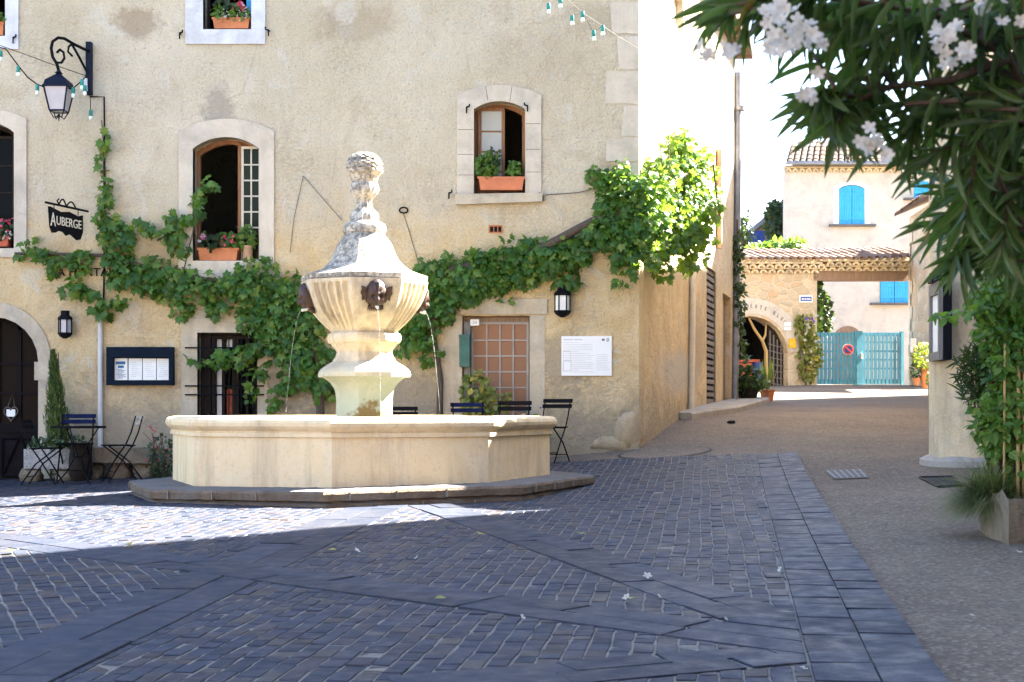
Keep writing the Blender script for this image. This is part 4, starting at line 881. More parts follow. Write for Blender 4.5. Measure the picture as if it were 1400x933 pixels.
# ================================================================== WALL FITTINGS
def lantern_body(o,c,s,metal,glass,org):          # four-sided tapering street lantern, c = top hook
    m=MB(); z=c.z
    def q(half,zz): return [(c.x+half*a*s,c.y+half*b*s,zz) for a,b in ((-1,-1),(1,-1),(1,1),(-1,1))]
    lv=[(.018,0),(.03,-.03),(.05,-.045),(.03,-.06),(.11,-.13),(.155,-.17),(.17,-.235),(.185,-.25),(.185,-.265),(.16,-.27)]
    vs=[];fs=[]
    for h,dz in lv: vs+=q(h,z+dz*s)
    for j in range(len(lv)-1):
        for k in range(4): fs.append((4*j+k,4*j+(k+1)%4,4*j+4+(k+1)%4,4*j+4+k))
    fs+= [(0,1,2,3),(36,37,38,39)]; m.add(vs,fs); part('lamp_roof',m,MT[metal],o,30)
    m=MB(); t=q(.168,z-.268*s); b=q(.105,z-.60*s)
    for k in range(4): m.tube([t[k],b[k]],.010*s*1.2,4); m.tube([b[k],b[(k+1)%4]],.012*s,4)
    for k in range(4):
        e=Vector(b[k]); mid_=Vector((c.x+(e.x-c.x)*.55,c.y+(e.y-c.y)*.55,z-.70*s)); m.tube([e,mid_,Vector((c.x,c.y,z-.66*s))],.009*s,4)
    m.tube([(c.x,c.y,z-.64*s),(c.x,c.y,z-.74*s)],[.02*s,.006*s],6); part('cage',m,MT[metal],o)
    m=MB(); t=q(.16,z-.27*s); b=q(.098,z-.60*s); m.add(t+b,[(0,1,5,4),(1,2,6,5),(2,3,7,6),(3,0,4,7),(4,5,6,7)]); part('lamp_pane',m,MT[glass],o)
LD=18.95
o=thing('bracket_lantern','big dark blue street lantern hanging from a scrolled iron wall bracket','lantern',P(122,96,FY))
lantern_body(o,P(80.5,96,LD),.98*LD/FY*.97,'lamp_metal','lamp_glass',None)
def LP(px,py): t=(px-78)/46; return P(px,py,LD+(FY-.06-LD)*max(0,min(1,t)))
m=MB(); m.tube([LP(80,96)]+[LP(79+10*math.cos(a),78+ -18*math.sin(a)) for a in np.linspace(-1.4,-3.6,2)][:0]+[LP(78,88),LP(72,78),LP(70,66),LP(72,57),LP(79,52),LP(88,53),LP(100,60),LP(112,66),LP(121,70)],.021,7)
m.tube([LP(78,86),LP(84,86),LP(88,80),LP(87,72),LP(82,68),LP(78,72)],.017,6); m.tube([LP(99,60),LP(94,64),LP(93,71),LP(99,77)],.015,6); m.tube([LP(98,60),LP(108,78),LP(119,99)],.017,6); part('bracket',m,MT['iron'],o,60)
m=MB(); m.box(P(122,94,FY-.045),(.075,.09,.72)); part('wall_plate',m,MT['lamp_metal'],o); m=MB(); m.box(P(117,117,FY-.07),(.07,.1,.17)); part('junction_box',m,MT['grey_pvc'],o)
def wall_lamp(label,px,py0,py1,d,glow):
    o=thing('wall_lantern',label,'lantern',P(px,(py0+py1)/2,FY),group='small wall lanterns on the facade'); c=P(px,py0,d); h=(py1-py0)/F*d; w=h*.27
    def hexa(l): 
        m=MB(); vs=[];fs=[]
        for r,z in l: vs+=[(c.x+r*math.cos(k*1.0472),c.y+r*math.sin(k*1.0472)*.9,c.z-z*h) for k in range(6)]
        for j in range(len(l)-1):
            for k in range(6): fs.append((6*j+k,6*j+(k+1)%6,6*j+6+(k+1)%6,6*j+6+k))
        fs+=[tuple(range(6)),tuple(range(6*len(l)-6,6*len(l)))]; return m.add(vs,fs)
    part('lamp_cap',hexa([(w*.55,0),(w*.6,.02),(w*.6,.16),(w*.95,.24),(w,.30),(w*.98,.33)]),MT['iron'],o)
    part('lamp_glass',hexa([(w*.80,.33),(w*.80,.80)]),MT[glow],o)
    m=MB()
    for k in range(6): a=(c.x+w*.86*math.cos(k*1.0472),c.y+w*.86*math.sin(k*1.0472)*.9); m.tube([(a[0],a[1],c.z-.32*h),(a[0],a[1],c.z-.82*h)],.009,4)
    part('cage',m,MT['iron'],o); part('lamp_base',hexa([(w*.98,.79),(w*.98,.84),(w*.7,.93),(w*.25,1)]),MT['iron'],o)
    m=MB(); m.bbox((c.x-.045,c.y,c.z-.75*h),(c.x+.045,FY+.01,c.z-.35*h)); part('wall_arm',m,MT['iron'],o)
wall_lamp('dark wall lantern beside the arched door above the cypress',89,425,463,FY-.14,'lamp_glass')
wall_lamp('black wall lantern under the vine near the white notice board',769,390,434,FY-.14,'curtain_white')
# string lights
def bulbs(o,pts,d):
    for px,py in pts:
        c=P(px,py,d); m=MB(); m.lathe([(.024,.0),(.026,-.02),(.026,-.075),(.02,-.08)],c,8); s=part('socket',m,MT['socket_green'],o,50)
        m=MB(); m.lathe([(.018,-.08),(.027,-.10),(.024,-.125),(.008,-.138)],c,8); part('bulb',m,MT['bulb_glass'],s,60)
o=thing('string_lights','string of unlit bulbs in green sockets draped to the big bracket lantern','string lights',P(122,112,FY)); d=18.9
m=MB(); m.tube([P(-30,60,d),P(8,67,d),P(25,90,d),P(38,106,d),P(50,115,d),P(62,120,d),P(78,123,d),P(100,121,d),P(112,111,d),P(118,104,d)],.009,5); m.tube([P(-30,52,d),P(30,73,d),P(68,87,d),P(118,104,d)],.005,5); m.tube([P(123,118,FY-.08),P(124,152,FY-.08)],.006,5); part('cable',m,MT['iron'],o,60)
bulbs(o,[(1,70),(25,91),(51,116),(75.5,123),(100,120),(112,109),(116,117)],d); bulbs(o,[(124,151)],FY-.08)
o=thing('string_lights','string of unlit bulbs in green sockets high above the right first floor window','string lights',P(880,68,FY)); d=18.6
m=MB(); m.tube([P(740,-12,d),P(766,-2,d),P(781,21,d),P(797,17,d),P(811,44,d),P(824,36,d),P(845,50,19.2),P(878,70,FY-.02)],.0042,5); m.tube([P(770,-4,d),P(800,20,d),P(845,50,19.2)],.003,4); part('cable',m,MT['drain_grey'],o,60)
bulbs(o,[(750,5),(766,-3),(782,21),(796.5,16),(811.5,42),(824,35)],d)
# hanging inn sign
def text_obj(body,size,loc,rot,mat,parent=None,ext=.004,name='lettering',align='CENTER',xs=1.0):
    cu=bpy.data.curves.new(name,'FONT'); cu.body=body; cu.size=size; cu.extrude=ext; cu.align_x=align; cu.align_y='CENTER'; cu.offset=.0
    o=bpy.data.objects.new(name,cu); COL.objects.link(o); dg=bpy.context.evaluated_depsgraph_get(); me=bpy.data.meshes.new_from_object(o.evaluated_get(dg)); bpy.data.objects.remove(o); bpy.data.curves.remove(cu)
    M_=rot.to_4x4(); M_.translation=Vector(loc); me.transform(Matrix.Diagonal((xs,1,1,1))); me.transform(M_)
    mb=MB(); mb.v=[tuple(v.co) for v in me.vertices]; mb.f=[tuple(p.vertices) for p in me.polygons]; mb.m=[0]*len(mb.f); bpy.data.meshes.remove(me)
    if parent: return part(name,mb,MT[mat],parent)
    return mb
def frame(right,up): r=Vector(right).normalized(); u=Vector(up).normalized(); n=r.cross(u); return Matrix((r,u,n)).transposed()
s0=P(66,300,18.72); s1=P(113,302,19.42); s1.z=s0.z; L=(s1-s0).length; sr=(s1-s0).normalized(); sq=sr.cross(Vector((0,0,1)))
o=thing('hanging_sign','black shaped metal sign with pale letters hanging on the wall at left','sign',P(113,290,FY))
pl=[(0,.17),(.03,.175),(L*.35,.13),(L*.6,.155),(L*.85,.12),(L,.145),(L,-.08),(L*.93,-.19),(L*.82,-.21),(L*.7,-.17),(L*.62,-.145),(L*.5,-.175),(L*.42,-.135),(L*.3,-.125),(L*.2,-.16),(L*.1,-.17),(L*.04,-.10)]
m=MB(); m.plate(pl,[],lambda u,v,t:s0+sr*u+Vector((0,0,v))+sq*t,-.008,.008); part('board',m,MT['lettering_black'],o)
m=MB(); m.tube([s0+Vector((0,0,.215))-sr*.06,s1+Vector((0,0,.215))+sr*.12],.016,6)
for u in (.12,L-.1): m.tube([s0+sr*u+Vector((0,0,.21)),s0+sr*u+Vector((0,0,.13))],.007,5)
def curl(u0,u1,h): return [s0+sr*(u0+(u1-u0)*k/8)+Vector((0,0,.22+h*math.sin(k/8*math.pi))) for k in range(9)]
m.tube(curl(L*.30,L*.52,.085),.011,5); m.tube(curl(L*.52,L*.80,.075),.011,5); m.tube([s0+sr*(L*.3)+Vector((0,0,.22)),s0+sr*(L*.25)+Vector((0,0,.27)),s0+sr*(L*.31)+Vector((0,0,.30))],.011,5); part('bracket',m,MT['iron'],o,60)
sf=frame(sr,(0,0,1)); fo=sq*(.014) if sq.y<0 else -sq*.014
text_obj('A',.26,s0+sr*(L*.115)+Vector((0,0,.0))+fo,sf,'cream_letter',o,.003,xs=.62); text_obj('UBERGE',.165,s0+sr*(L*.57)+Vector((0,0,.0))+fo,sf,'cream_letter',o,.003,xs=.92)
ff=frame((1,0,0),(0,0,1)); mb=text_obj('LA FONTAINE',.165,(X_(122),FY-.014,Z_(373)),ff,None); mb2=MB()
solo('wall_lettering',mb,MT['lettering_black'],'black painted capital letters on the wall half covered by the vine','lettering',(X_(122),FY,Z_(373)))
# menu board
o=thing('menu_board','dark navy framed menu case with white pages left of the barred window','menu board',P(193,501,FY))
m=MB(); m.plate(rect(148,239,475,527),[rect(157,233,489,521)],wallpt,-.10,.0); m.plate(rect(149,238,476,526),[],wallpt,-.02,-.002); part('case',m,MT['navy_paint'],o)
for a,b,lines in ((157.5,175,1),(176.5,195,2),(196,214,3),(215,232.5,4)):
    m=MB(); m.plate(rect(a,b,490+lines*.15,520),[],wallpt,-.026,-.022); pg=part('page',m,MT['paper'],o); m=MB(); rr=random.Random(lines)
    if lines==1: m.plate(rect(159,172,494.5,498.5),[],wallpt,-.0275,-.0265); m.plate(rect(162,170,500,503.5),[],wallpt,-.0275,-.0265)
    for k in range(8):
        y=(496 if lines>1 else 505)+k*(2.7 if lines>1 else 1.7)
        if y<518: m.plate(rect(a+2+rr.uniform(0,3),b-2-rr.uniform(0,6),y,y+.7),[],wallpt,-.0275,-.0265)
    part('print',m,MT['faint_ink' if lines>1 else 'ink_blue'],pg)
# white notice board
o=thing('notice_board','white rectangular information panel on the wall below the black wall lantern','sign',P(801,487,FY))
m=MB(); m.plate(rect(767.5,836,460,514),[],wallpt,-.035,.0); part('panel',m,MT['white_board'],o)
m=MB(); rr=random.Random(3)
for k in range(17):
    y=468.5+k*2.5; x0=769.5 if y<490 else 781; x1=rr.uniform(806,813) if k%5 else rr.uniform(790,800)
    m.plate(rect(x0,x1,y,y+.5),[],wallpt,-.0365,-.0355)
for k in range(9): y=485+k*2.6; m.plate(rect(815,833-rr.uniform(0,4),y,y+.5),[],wallpt,-.0365,-.0355)
m.plate(rect(769.5,780,480,491.5),[rect(770.2,779.3,481,491)],wallpt,-.0365,-.0355); m.plate(rect(769.5,781,493,508),[rect(770.6,780,494.5,507)],wallpt,-.0365,-.0355); part('fine_print',m,MT['faint_ink'],o)
m=MB(); m.plate(rect(770,783,463.9,465.6),[],wallpt,-.0365,-.0355); m.plate(rect(785,796,463.9,465.6),[],wallpt,-.0365,-.0355); part('title_line',m,MT['faint_ink'],o)
m=MB(); m.plate(rect(822.5,826.5,463.5,466.5),[],wallpt,-.0365,-.0355); m.plate([(829,463),(832.5,463),(832.5,466),(830.7,468),(829,466)],[rect(829.9,831.7,463.8,466)],wallpt,-.0365,-.0355); part('emblem',m,MT['ink'],o)
m=MB(); m.box(P(635,480,FY-.03),(.14,.10,.44)); m.box(P(635,459.5,FY-.035),(.155,.12,.03)); solo('letter_box',m,MT['mail_green'],'dark green upright letter box left of the many-paned window','letter box',P(635,480,FY))
m=MB(); m.plate(rect(643,655,437,445.5),[],wallpt,-.02,-.01); o=solo('number_plate',m,MT['curtain_white'],'small cream house number plate at the top left of the many-paned window','sign',wallpt(649,441,0)); text_obj('24',.06,(X_(649),FY-.021,Z_(441.3)),ff,'ink',o,.001,'digits')
# heart on the door
m=MB(); hp=[(9+9.5*(16*math.sin(t)**3)/16,565-11*(13*math.cos(t)-5*math.cos(2*t)-2*math.cos(3*t)-math.cos(4*t))/16) for t in np.linspace(0,6.2832,25)]
m.tube([wallpt(x,y,.17) for x,y in hp],.010,5); m.tube([wallpt(5,556,.17),wallpt(11,538,.18),wallpt(14,556,.17)],.006,4); o=solo('door_heart',m,MT['drain_grey'],'grey wire heart with a small card hanging on the arched door','ornament',wallpt(9,565,.2))
m=MB(); m.plate(rect(3,15,560,570),[],wallpt,.165,.17); part('card',m,MT['paper'],o)
# ================================================================== STREET FURNITURE ON THE GROUND
def quad_on_ground(px,lift): return [Vector((g.x,g.y,gzf(g.x,g.y)+lift)) for g in (G(*p) for p in px)]
def lerp(a,b,t): return a+(b-a)*t
q=quad_on_ground([(1283,667),(1318,665),(1303,653),(1257,654)],.008); o=thing('drain_grate','dark cast iron drain grate in front of the grass tuft','drain',(q[0]+q[2])/2)
m=MB(); 
for k in range(9):
    for a,b,c,d in (((k+.12)/9,(k+.88)/9,0,1),): m.add([lerp(lerp(q[0],q[1],t),lerp(q[3],q[2],t),s) for t,s in ((a,.06),(b,.06),(b,.94),(a,.94))],[(0,1,2,3)])
part('bar',m,MT['cast_iron'],o,fixn=False)
m=MB(); m.add([p+Vector((0,0,-.003)) for p in q],[(0,1,2,3)]); part('pit',m,MT['dark_void'],o,fixn=False)
m=MB(); 
for i in range(4): m.tube([q[i],q[(i+1)%4]],.012,4)
part('frame',m,MT['cast_iron'],o)
q=quad_on_ground([(1140,656),(1189,654),(1178,642),(1126,644)],.006); o=thing('drain_cover','flat drain cover with pale blue slots beside the paving edge','drain',(q[0]+q[2])/2)
m=MB(); m.add(q,[(0,1,2,3)]); part('plate',m,MT['drain_grey'],o,fixn=False); m=MB()
for k in range(6):
    a,b=(k+.40)/6,(k+.60)/6; m.add([lerp(lerp(q[0],q[1],t),lerp(q[3],q[2],t),s)+Vector((0,0,.004)) for t,s in ((a,.06),(b,.06),(b,.94),(a,.94))],[(0,1,2,3)])
part('slot',m,MT['pale_blue_paint'],o,fixn=False)
c=G(909,619); m=MB(); R=.62; n=40
vs=[]
for r in (R,R*.955,R*.945,.01):
    for k in range(n): a=2*math.pi*k/n; x,y=c.x+r*math.cos(a),c.y+r*math.sin(a); vs.append((x,y,gzf(x,y)+.004+(.003 if r<R*.95 else 0)))
m.add(vs,[(j*n+k,j*n+(k+1)%n,(j+1)*n+(k+1)%n,(j+1)*n+k) for j in range(3) for k in range(n)],0); m.m=[1 if i<n else 0 for i in range(3*n)]
solo('manhole_cover',m,[MT['ground'],MT['cast_iron']],'round manhole cover filled with asphalt near the house corner','manhole',c,fixn=False)

# ================================================================== ARCH WALL, GATE AND THE HOUSES AT THE END OF THE STREET
GS=.60; gx0=(1015-700)/F*41
def gdep(px): k=(px-700)/F; return (41-GS*gx0)/(1-GS*k)
gdv=Vector((1,GS,0)).normalized(); gnv=Vector((gdv.y,-gdv.x,0))
def gp(u,v,t): return P(u,v,gdep(u))-gnv*t
aw=thing('arch_wall','rubble stone wall with a round arched doorway at the end of the street','wall',gp(1095,530,0))
AH=arch(974,1077,431,484,536,16)
m=MB(); m.plate([(940,545),(1117,533),(1117,360),(940,360)],[AH],gp,0,.45); part('masonry',m,MT['rubble'],aw)
m=MB(); m.plate(arch(957,1094,413,480,484,16)[2:],[],gp,0,0) if False else None
outer=[p for p in arch(953,1098,408,480,482,16)][2:]; inner=[p for p in arch(972,1079,429,482,482,16)][2:]
m=MB(); m.plate(outer+inner[::-1],[],gp,-.012,.1); part('arch_band',m,MT['cream_render'],aw)
m=MB(); m.plate(rect(945,1112,400,548),[AH],gp,.46,1.7); m.plate(rect(945,1112,400,548),[],gp,1.7,1.75); part('arch_dark_box',m,MT['dark_void'],aw)  # near-black box added to keep the passage dark
m=MB(); m.plate([(1056,536),(1077,536),(1077,486),(1074,468),(1066,452),(1056,444)],[],gp,.2,.24); lv=part('gate_leaf',m,MT['dark_wood'],aw)
m=MB()
for k in range(4): m.tube([gp(1058+k*5,452+k*6,.17),gp(1058+k*5,532,.17)],.02,4)
for k in range(7): m.tube([gp(1056,470+k*9,.17),gp(1077,476+k*8.5,.17)],.015,4)
part('lattice',m,MT['grey_wood'],lv)
m=MB(); m.tube([gp(1052,530,.15),gp(1052,480,.15),gp(1047,466,.15),gp(1036,450,.15),gp(1028,434,.15)],[.07,.06,.05,.045,.03],6); m.tube([gp(1047,466,.15),gp(1051,458,.15),gp(1052,445,.15)],[.04,.035,.025],6); solo('vine_stem',m,MT['cane_wood'],'bare forked vine stem in the dark arched doorway','vine',gp(1052,530,.15),smooth=60)
m=MB(); m.plate(rect(1043,1052,495,528),[],gp,.3,.5); solo('blue_crate',m,MT['fence_blue'],'tall blue box standing in the dark arched doorway','box',gp(1047,528,.4))
m=MB(); m.plate(rect(1022,1041,496,530),[],gp,.4,.6); m.plate(rect(1022,1050,491,495),[],gp,.35,.6); solo('counter',m,MT['red_cloth'],'reddish counter inside the dark arched doorway','counter',gp(1031,530,.5))
# letters painted round the arch band
cx,cy,rad=1025.5,484,63
lt='LES VOLETS BLEUS'; lm=MB(); s_=gdep(1050)/F
for i,ch in enumerate(lt):
    if ch==' ': continue
    a=math.radians(-34+i*5.9); px=cx+rad*math.sin(a)*1.0; py=cy-rad*math.cos(a)*1.03
    r_=(gdv*math.cos(a)+Vector((0,0,-math.sin(a)))).normalized(); u_=(gdv*math.sin(a)+Vector((0,0,math.cos(a)))).normalized()
    t_=text_obj(ch,.16,gp(px,py,-.02),frame(r_,u_),None); lm.add(t_.v,t_.f)
part('lettering',lm,MT['ink'],aw)
# tile coping and genoise
def tiles(mb,a,b,back,n,r,z_rise,seed=2):      # a row of half-round canal tiles from a to b, running back
    rr=random.Random(seed); a=Vector(a);b=Vector(b); bk=Vector(back); k=6; d=(b-a).normalized()
    L=bk.length; seg=max(1,int(L/.42))
    for i in range(n):
        p=lerp(a,b,(i+.5)/n); rv=rr.random()
        for j in range(seg):
            vs=[]; jr=r*rr.uniform(.93,1.05)
            for e,(s,rr_) in enumerate(((j/seg,1.0),((j+1.12)/seg,.86))):
                for w in (1.0,.84):
                    for q in range(k+1):
                        t=math.pi*q/k; vs.append(p+bk*s+Vector((0,0,z_rise*s+.012*(j%2)))+d*(math.cos(t)*jr*rr_*w)+Vector((0,0,math.sin(t)*jr*rr_*w*.8)))
            n1=k+1; fs=[]
            for q in range(k):
                fs.append((q,q+1,2*n1+q+1,2*n1+q)); fs.append((n1+q,3*n1+q,3*n1+q+1,n1+q+1)); fs.append((q,n1+q,n1+q+1,q+1)); fs.append((2*n1+q,2*n1+q+1,3*n1+q+1,3*n1+q))
            mb.add(vs,fs); mb.r=(mb.r or [])+[min(1,max(0,rv+rr.uniform(-.25,.25)))]*len(vs)
def genoise(mb,to,x0,x1,y,n,rows,step):          # corbelled rows of tile ends under the eaves
    for j in range(rows):
        for i in range(n):
            u=x0+(x1-x0)*(i+.5+.5*(j%2))/n; w=(x1-x0)/n*.46; h=step*.8; yy=y-j*step
            pl=[(u+w*math.cos(t),yy-h*math.sin(t)) for t in np.linspace(0,math.pi,7)]+[(u-w*.75*math.cos(t),yy-h*.75*math.sin(t)) for t in np.linspace(0,math.pi,7)][0:0]
            inn=[(u+w*.5*math.cos(t),yy-h*.5*math.sin(t)) for t in np.linspace(math.pi,0,7)]
            mb.plate(pl+inn,[],to,-.10*(j+1),.05)
        mb.plate([(x0,yy-step*.78),(x1,yy-step*.78),(x1,yy-step),(x0,yy-step)],[],to,-.10*(j+1)-.04,.05)
m=MB(); tiles(m,gp(1000,357,-.32),gp(1117,357,-.32),-gnv*1.1,11,.125,.35); part('roof_tile',m,MT['tile'],aw,40)
m=MB(); m.plate(rect(950,1117,352,362),[],gp,.0,.5); genoise(m,gp,1000,1117,374,10,2,7.0); part('cornice',m,MT['rough_render'],aw)
m=MB(); m.plate(rect(1092,1110,404,414),[],gp,-.03,-.01); o=solo('street_sign',m,MT['mailbox_white'],'small white and blue street name plate on the arch wall','sign',gp(1101,409,0))
m=MB(); m.plate(rect(1093.5,1108.5,406,412),[],gp,-.035,-.029); pb=part('plate',m,MT['sign_blue'],o); m=MB()
for a,b in ((1095,1098),(1098.8,1101),(1101.8,1107)): m.plate(rect(a,b,408.4,410),[],gp,-.038,-.034)
part('print',m,MT['paper'],pb)
m=MB(); m.plate(rect(1071,1080,441,446),[],gp,-.05,0); m.plate(rect(1071,1080,447,452),[],gp,-.05,0); solo('wall_plaque',m,MT['mailbox_white'],'small pinkish white plaque beside the arched doorway','sign',gp(1075,447,0))
m=MB(); m.plate(rect(1078,1087,463,476),[],gp,-.05,0); solo('wall_plaque',m,MT['yellow_plate'],'yellow plaque beside the arched doorway behind the flowering climber','sign',gp(1082,470,0))
# the gate
gt=thing('driveway_gate','wide pale blue slatted wooden double gate at the end of the street','gate',gp(1178,527,0)); 
def leaf(x0,x1,name):
    m=MB(); top,bot=454,526.5
    for a,b in ((x0,x0+4),(x1-4,x1)): m.plate(rect(a,b,top-1,bot),[],gp,.12,.20)
    n=10; w=(x1-x0-8)/n
    for k in range(n): m.plate(rect(x0+4+w*k+w*.19,x0+4+w*(k+1)-w*.19,top+1,bot-1),[],gp,.135,.165)
    for a,b in ((top+.5,top+5.5),(bot-8,bot-2),(467,469),(479,481.5),(491,493),(503,505)): m.plate(rect(x0+3.8,x1-3.8,a,b),[],gp,.168,.205)
    return part(name,m,MT['gate_blue'],gt)
l1=leaf(1116.5,1177,'gate_leaf'); l2=leaf(1179.5,1240,'gate_leaf')
m=MB(); m.plate(rect(1174.5,1181.5,452.5,526),[],gp,.09,.13); part('meeting_post',m,MT['gate_blue'],gt); m=MB(); m.plate(rect(1179.6,1182,483,491),[],gp,.05,.09); part('lock_plate',m,MT['mailbox_white'],gt)
def disc(cx,cy,r,n=24): return [(cx+r*math.cos(2*math.pi*k/n),cy+r*math.sin(2*math.pi*k/n)) for k in range(n)]
m=MB(); m.plate(disc(1162.5,478,7.6),[],gp,.09,.12); sg=solo('no_parking_sign',m,MT['mailbox_white'],'round no parking sign with red ring and slash fixed on the blue gate','sign',gp(1162.5,478,.1))
m=MB(); m.plate(disc(1162.5,478,7.2),[disc(1162.5,478,5.2)],gp,.080,.091); m.plate([(1158,475),(1159.5,473.6),(1167,481),(1165.6,482.4)],[],gp,.076,.0885); part('red_ring',m,MT['sign_red'],sg)
m=MB(); m.plate(disc(1162.5,478,5.0),[],gp,.083,.091); part('blue_disc',m,MT['sign_blue'],sg)
gr=thing('gateway_roof','tiled lintel roof over the blue gate on a heavy wooden beam','roof',gp(1180,384,.2))
m=MB(); m.plate(rect(1112,1248,371,384),[],gp,.0,.40); part('beam',m,MT['beam_wood'],gr)
m=MB(); tiles(m,gp(1117.5,357,-.32),gp(1246,354,-.32),-gnv*1.1,12,.125,.35,5); part('roof_tile',m,MT['tile'],gr,40)
m=MB(); m.plate(rect(1117.6,1246,352,371),[],gp,.02,.4); genoise(m,gp,1117.6,1246,371,11,2,7.0); part('cornice',m,MT['rough_render'],gr)
# far house with blue shutters
HD=52.0
def hp_(u,v,t): return P(u,v,HD)+Vector((0,t,0))
fh=thing('far_house','cream rendered house with blue shutters and tiled roof behind the gate','house',hp_(1180,520,0))
m=MB(); m.plate([(1073,545),(1330,545),(1330,226),(1073,226)],[rect(1147,1182,252,307),rect(1203,1242,381,415)],hp_,0,.35); fq=[(hp_(px,0,t).x+t*.235,hp_(px,0,t).y) for px,t in ((1073,.35),(1330,.35),(1330,9),(1073,9))]; q_=MB(); n=4; q_.add([(x,y,hp_(0,545,0).z) for x,y in fq]+[(x,y,hp_(0,226,0).z) for x,y in fq],[(0,1,2,3),(4,5,6,7),(0,1,5,4),(1,2,6,5),(2,3,7,6),(3,0,4,7)]); m.add(q_.v,q_.f); part('wall',m,MT['cream_render'],fh)
def shutters(px0,px1,py0,py1,rise):
    xm=(px0+px1)/2
    sh=part('window',(lambda m:(m.plate(rect(px0,px1,py0,py1),[],hp_,.2,.22),m)[1])(MB()),MT['dark_void'],fh)
    for a,b,s in ((px0+.4,xm-.3,0),(xm+.3,px1-.4,1)):
        m=MB(); n=5
        for k in range(n):
            u0=lerp(a,b,k/n)+.12;u1=lerp(a,b,(k+1)/n)-.12; f=lambda u:py0-rise*(1-((u-xm)/(px1-xm))**2)+rise*.0
            m.plate([(u0,py1),(u1,py1),(u1,f(u1)),(u0,f(u0))],[],hp_,-.03,.02)
        m.plate(rect(a,b,py0+6,py0+9),[],hp_,-.05,-.03); m.plate(rect(a,b,py1-9,py1-6),[],hp_,-.05,-.03); part('shutter',m,MT['shutter_blue'],sh)
    m=MB(); m.plate(rect(px0-14,px1+14 if px1<1200 else px1+8,py1+.5,py1+3.2),[],hp_,-.22,.1); part('sill',m,MT['plinth_top'],sh)
shutters(1147,1182,259,307,5); shutters(1203,1242,383,414,0); shutters(1249,1272,250,271,2)
m=MB(); m.plate(arch(1139,1190,249,256,307)[0:],[arch(1147,1182,253,258,307)],hp_,-.02,.05); part('surround',m,MT['mailbox_white'],fh)
m=MB(); tiles(m,hp_(1072,226,-.45),hp_(1332,226,-.45),Vector((1.05,4.4,0)),30,.115,1.55,9); part('roof',m,MT['old_tile'],fh,40)
m=MB(); a=hp_(1071,227,-.4); b=hp_(1332,227,-.4); m.add([a,b,b+Vector((1.07,4.5,1.5)),a+Vector((1.07,4.5,1.5)),a+Vector((2.15,9,0)),b+Vector((2.15,9,0))],[(0,1,2,3),(3,2,5,4)]); part('roof_deck',m,MT['old_tile'],fh)
m=MB(); m.tube([hp_(1071,226.5,-.55),hp_(1332,226.5,-.55)],.07,6); part('gutter',m,MT['zinc'],fh,60); m=MB(); genoise(m,hp_,1073,1330,236,28,1,7); part('cornice',m,MT['rough_render'],fh)
m=MB(); m.bbox(hp_(1184,205,3.2),hp_(1205,162,4.2)); m.bbox(hp_(1182,164,3.1),hp_(1207,160,4.3)); part('chimney',m,MT['ochre_render'],fh)
m=MB(); m.plate(arch(1140,1178,446,460,530),[],hp_,-.03,.02); part('door',m,MT['beam_wood'],fh)
o=thing('old_lantern','pale glass street lantern hanging among the oleander leaves above the stone house','lantern',P(1258,222,36)); c=P(1243.5,205,36)
lantern_body(o,c,1.18,'iron','lamp_glass',None); m=MB(); m.tube([c,c+Vector((0,0,.12)),P(1262,205,36)],.02,6); part('bracket',m,MT['iron'],o)
# neighbour house with ivy, up the slope on the left
ND=56.0; o=thing('ivy_house','small house with a sloping roof and an ivy bush left of the far house','house',P(1050,345,ND)); np_=lambda u,v,t:P(u,v,ND)+Vector((0,t,0))
m=MB(); m.plate([(1000,420),(1080,420),(1080,276),(1034,312),(1000,340)],[],np_,0,4); part('wall',m,MT['rough_render'],o)
m=MB(); m.plate([(1028,318),(1082,274),(1082,268),(1026,313)],[],np_,-.6,4.2); part('roof',m,MT['zinc'],o); m=MB(); m.plate(rect(1049,1056,321,338),[],np_,-.05,0); part('shutter',m,MT['shutter_blue'],o); m=MB(); m.plate(rect(1018,1043,318,336),[],np_,-.5,-.3); part('blue_railing',m,MT['fence_blue'],o)
iv=thing('ivy','dark green ivy bush on the left corner of the far house','climber',P(1063,345,ND-2)); m=MB(); m.tube([P(1063,348,ND-2),P(1063,300,ND-2)],.12,6); part('stem',m,MT['bark'],iv)
part('foliage',blob(P(1063,303,ND-2),(.42,.4,.80),900,.2,'ov',(0,-1,.3)),MT['dark_leaf'],iv,fixn=False)
hd=thing('hedge','bright lime green bush rising behind the tiled arch wall','hedge',P(1060,365,44.5)); m=MB(); m.tube([P(1060,390,44.5),P(1060,350,44.5)],.1,5); part('stem',m,MT['bark'],hd)
mb=None
for px,py,rx,ry in ((1040,343,17,9),(1062,340,17,10),(1084,338,17,11),(1026,347,11,8)): mb=blob(P(px,py,44.5),(rx/F*44.5,.6,ry/F*44.5),330,.17,'ov',(.3,-.4,1),mb=mb)
part('foliage',mb,MT['bright_leaf'],hd,fixn=False)
tr=thing('small_tree','small dark tree at the left edge of the sky gap by the zinc drainpipe','tree',P(1020,345,50)); m=MB(); m.tube([P(1020,350,50),P(1021,300,50)],[.1,.04],6); part('trunk',m,MT['bark'],tr); part('crown',blob(P(1020,312,50),(.3,.3,.6),150,.17,'ov',shell=.2),MT['dark_leaf'],tr,fixn=False)
iv=thing('gate_ivy','dark green ivy hanging behind the blue gate beside the arch wall','climber',gp(1154,453,1.2)); m=MB(); m.tube([gp(1151,500,1.2),gp(1148,390,1.0)],.06,6); part('stem',m,MT['bark'],iv)
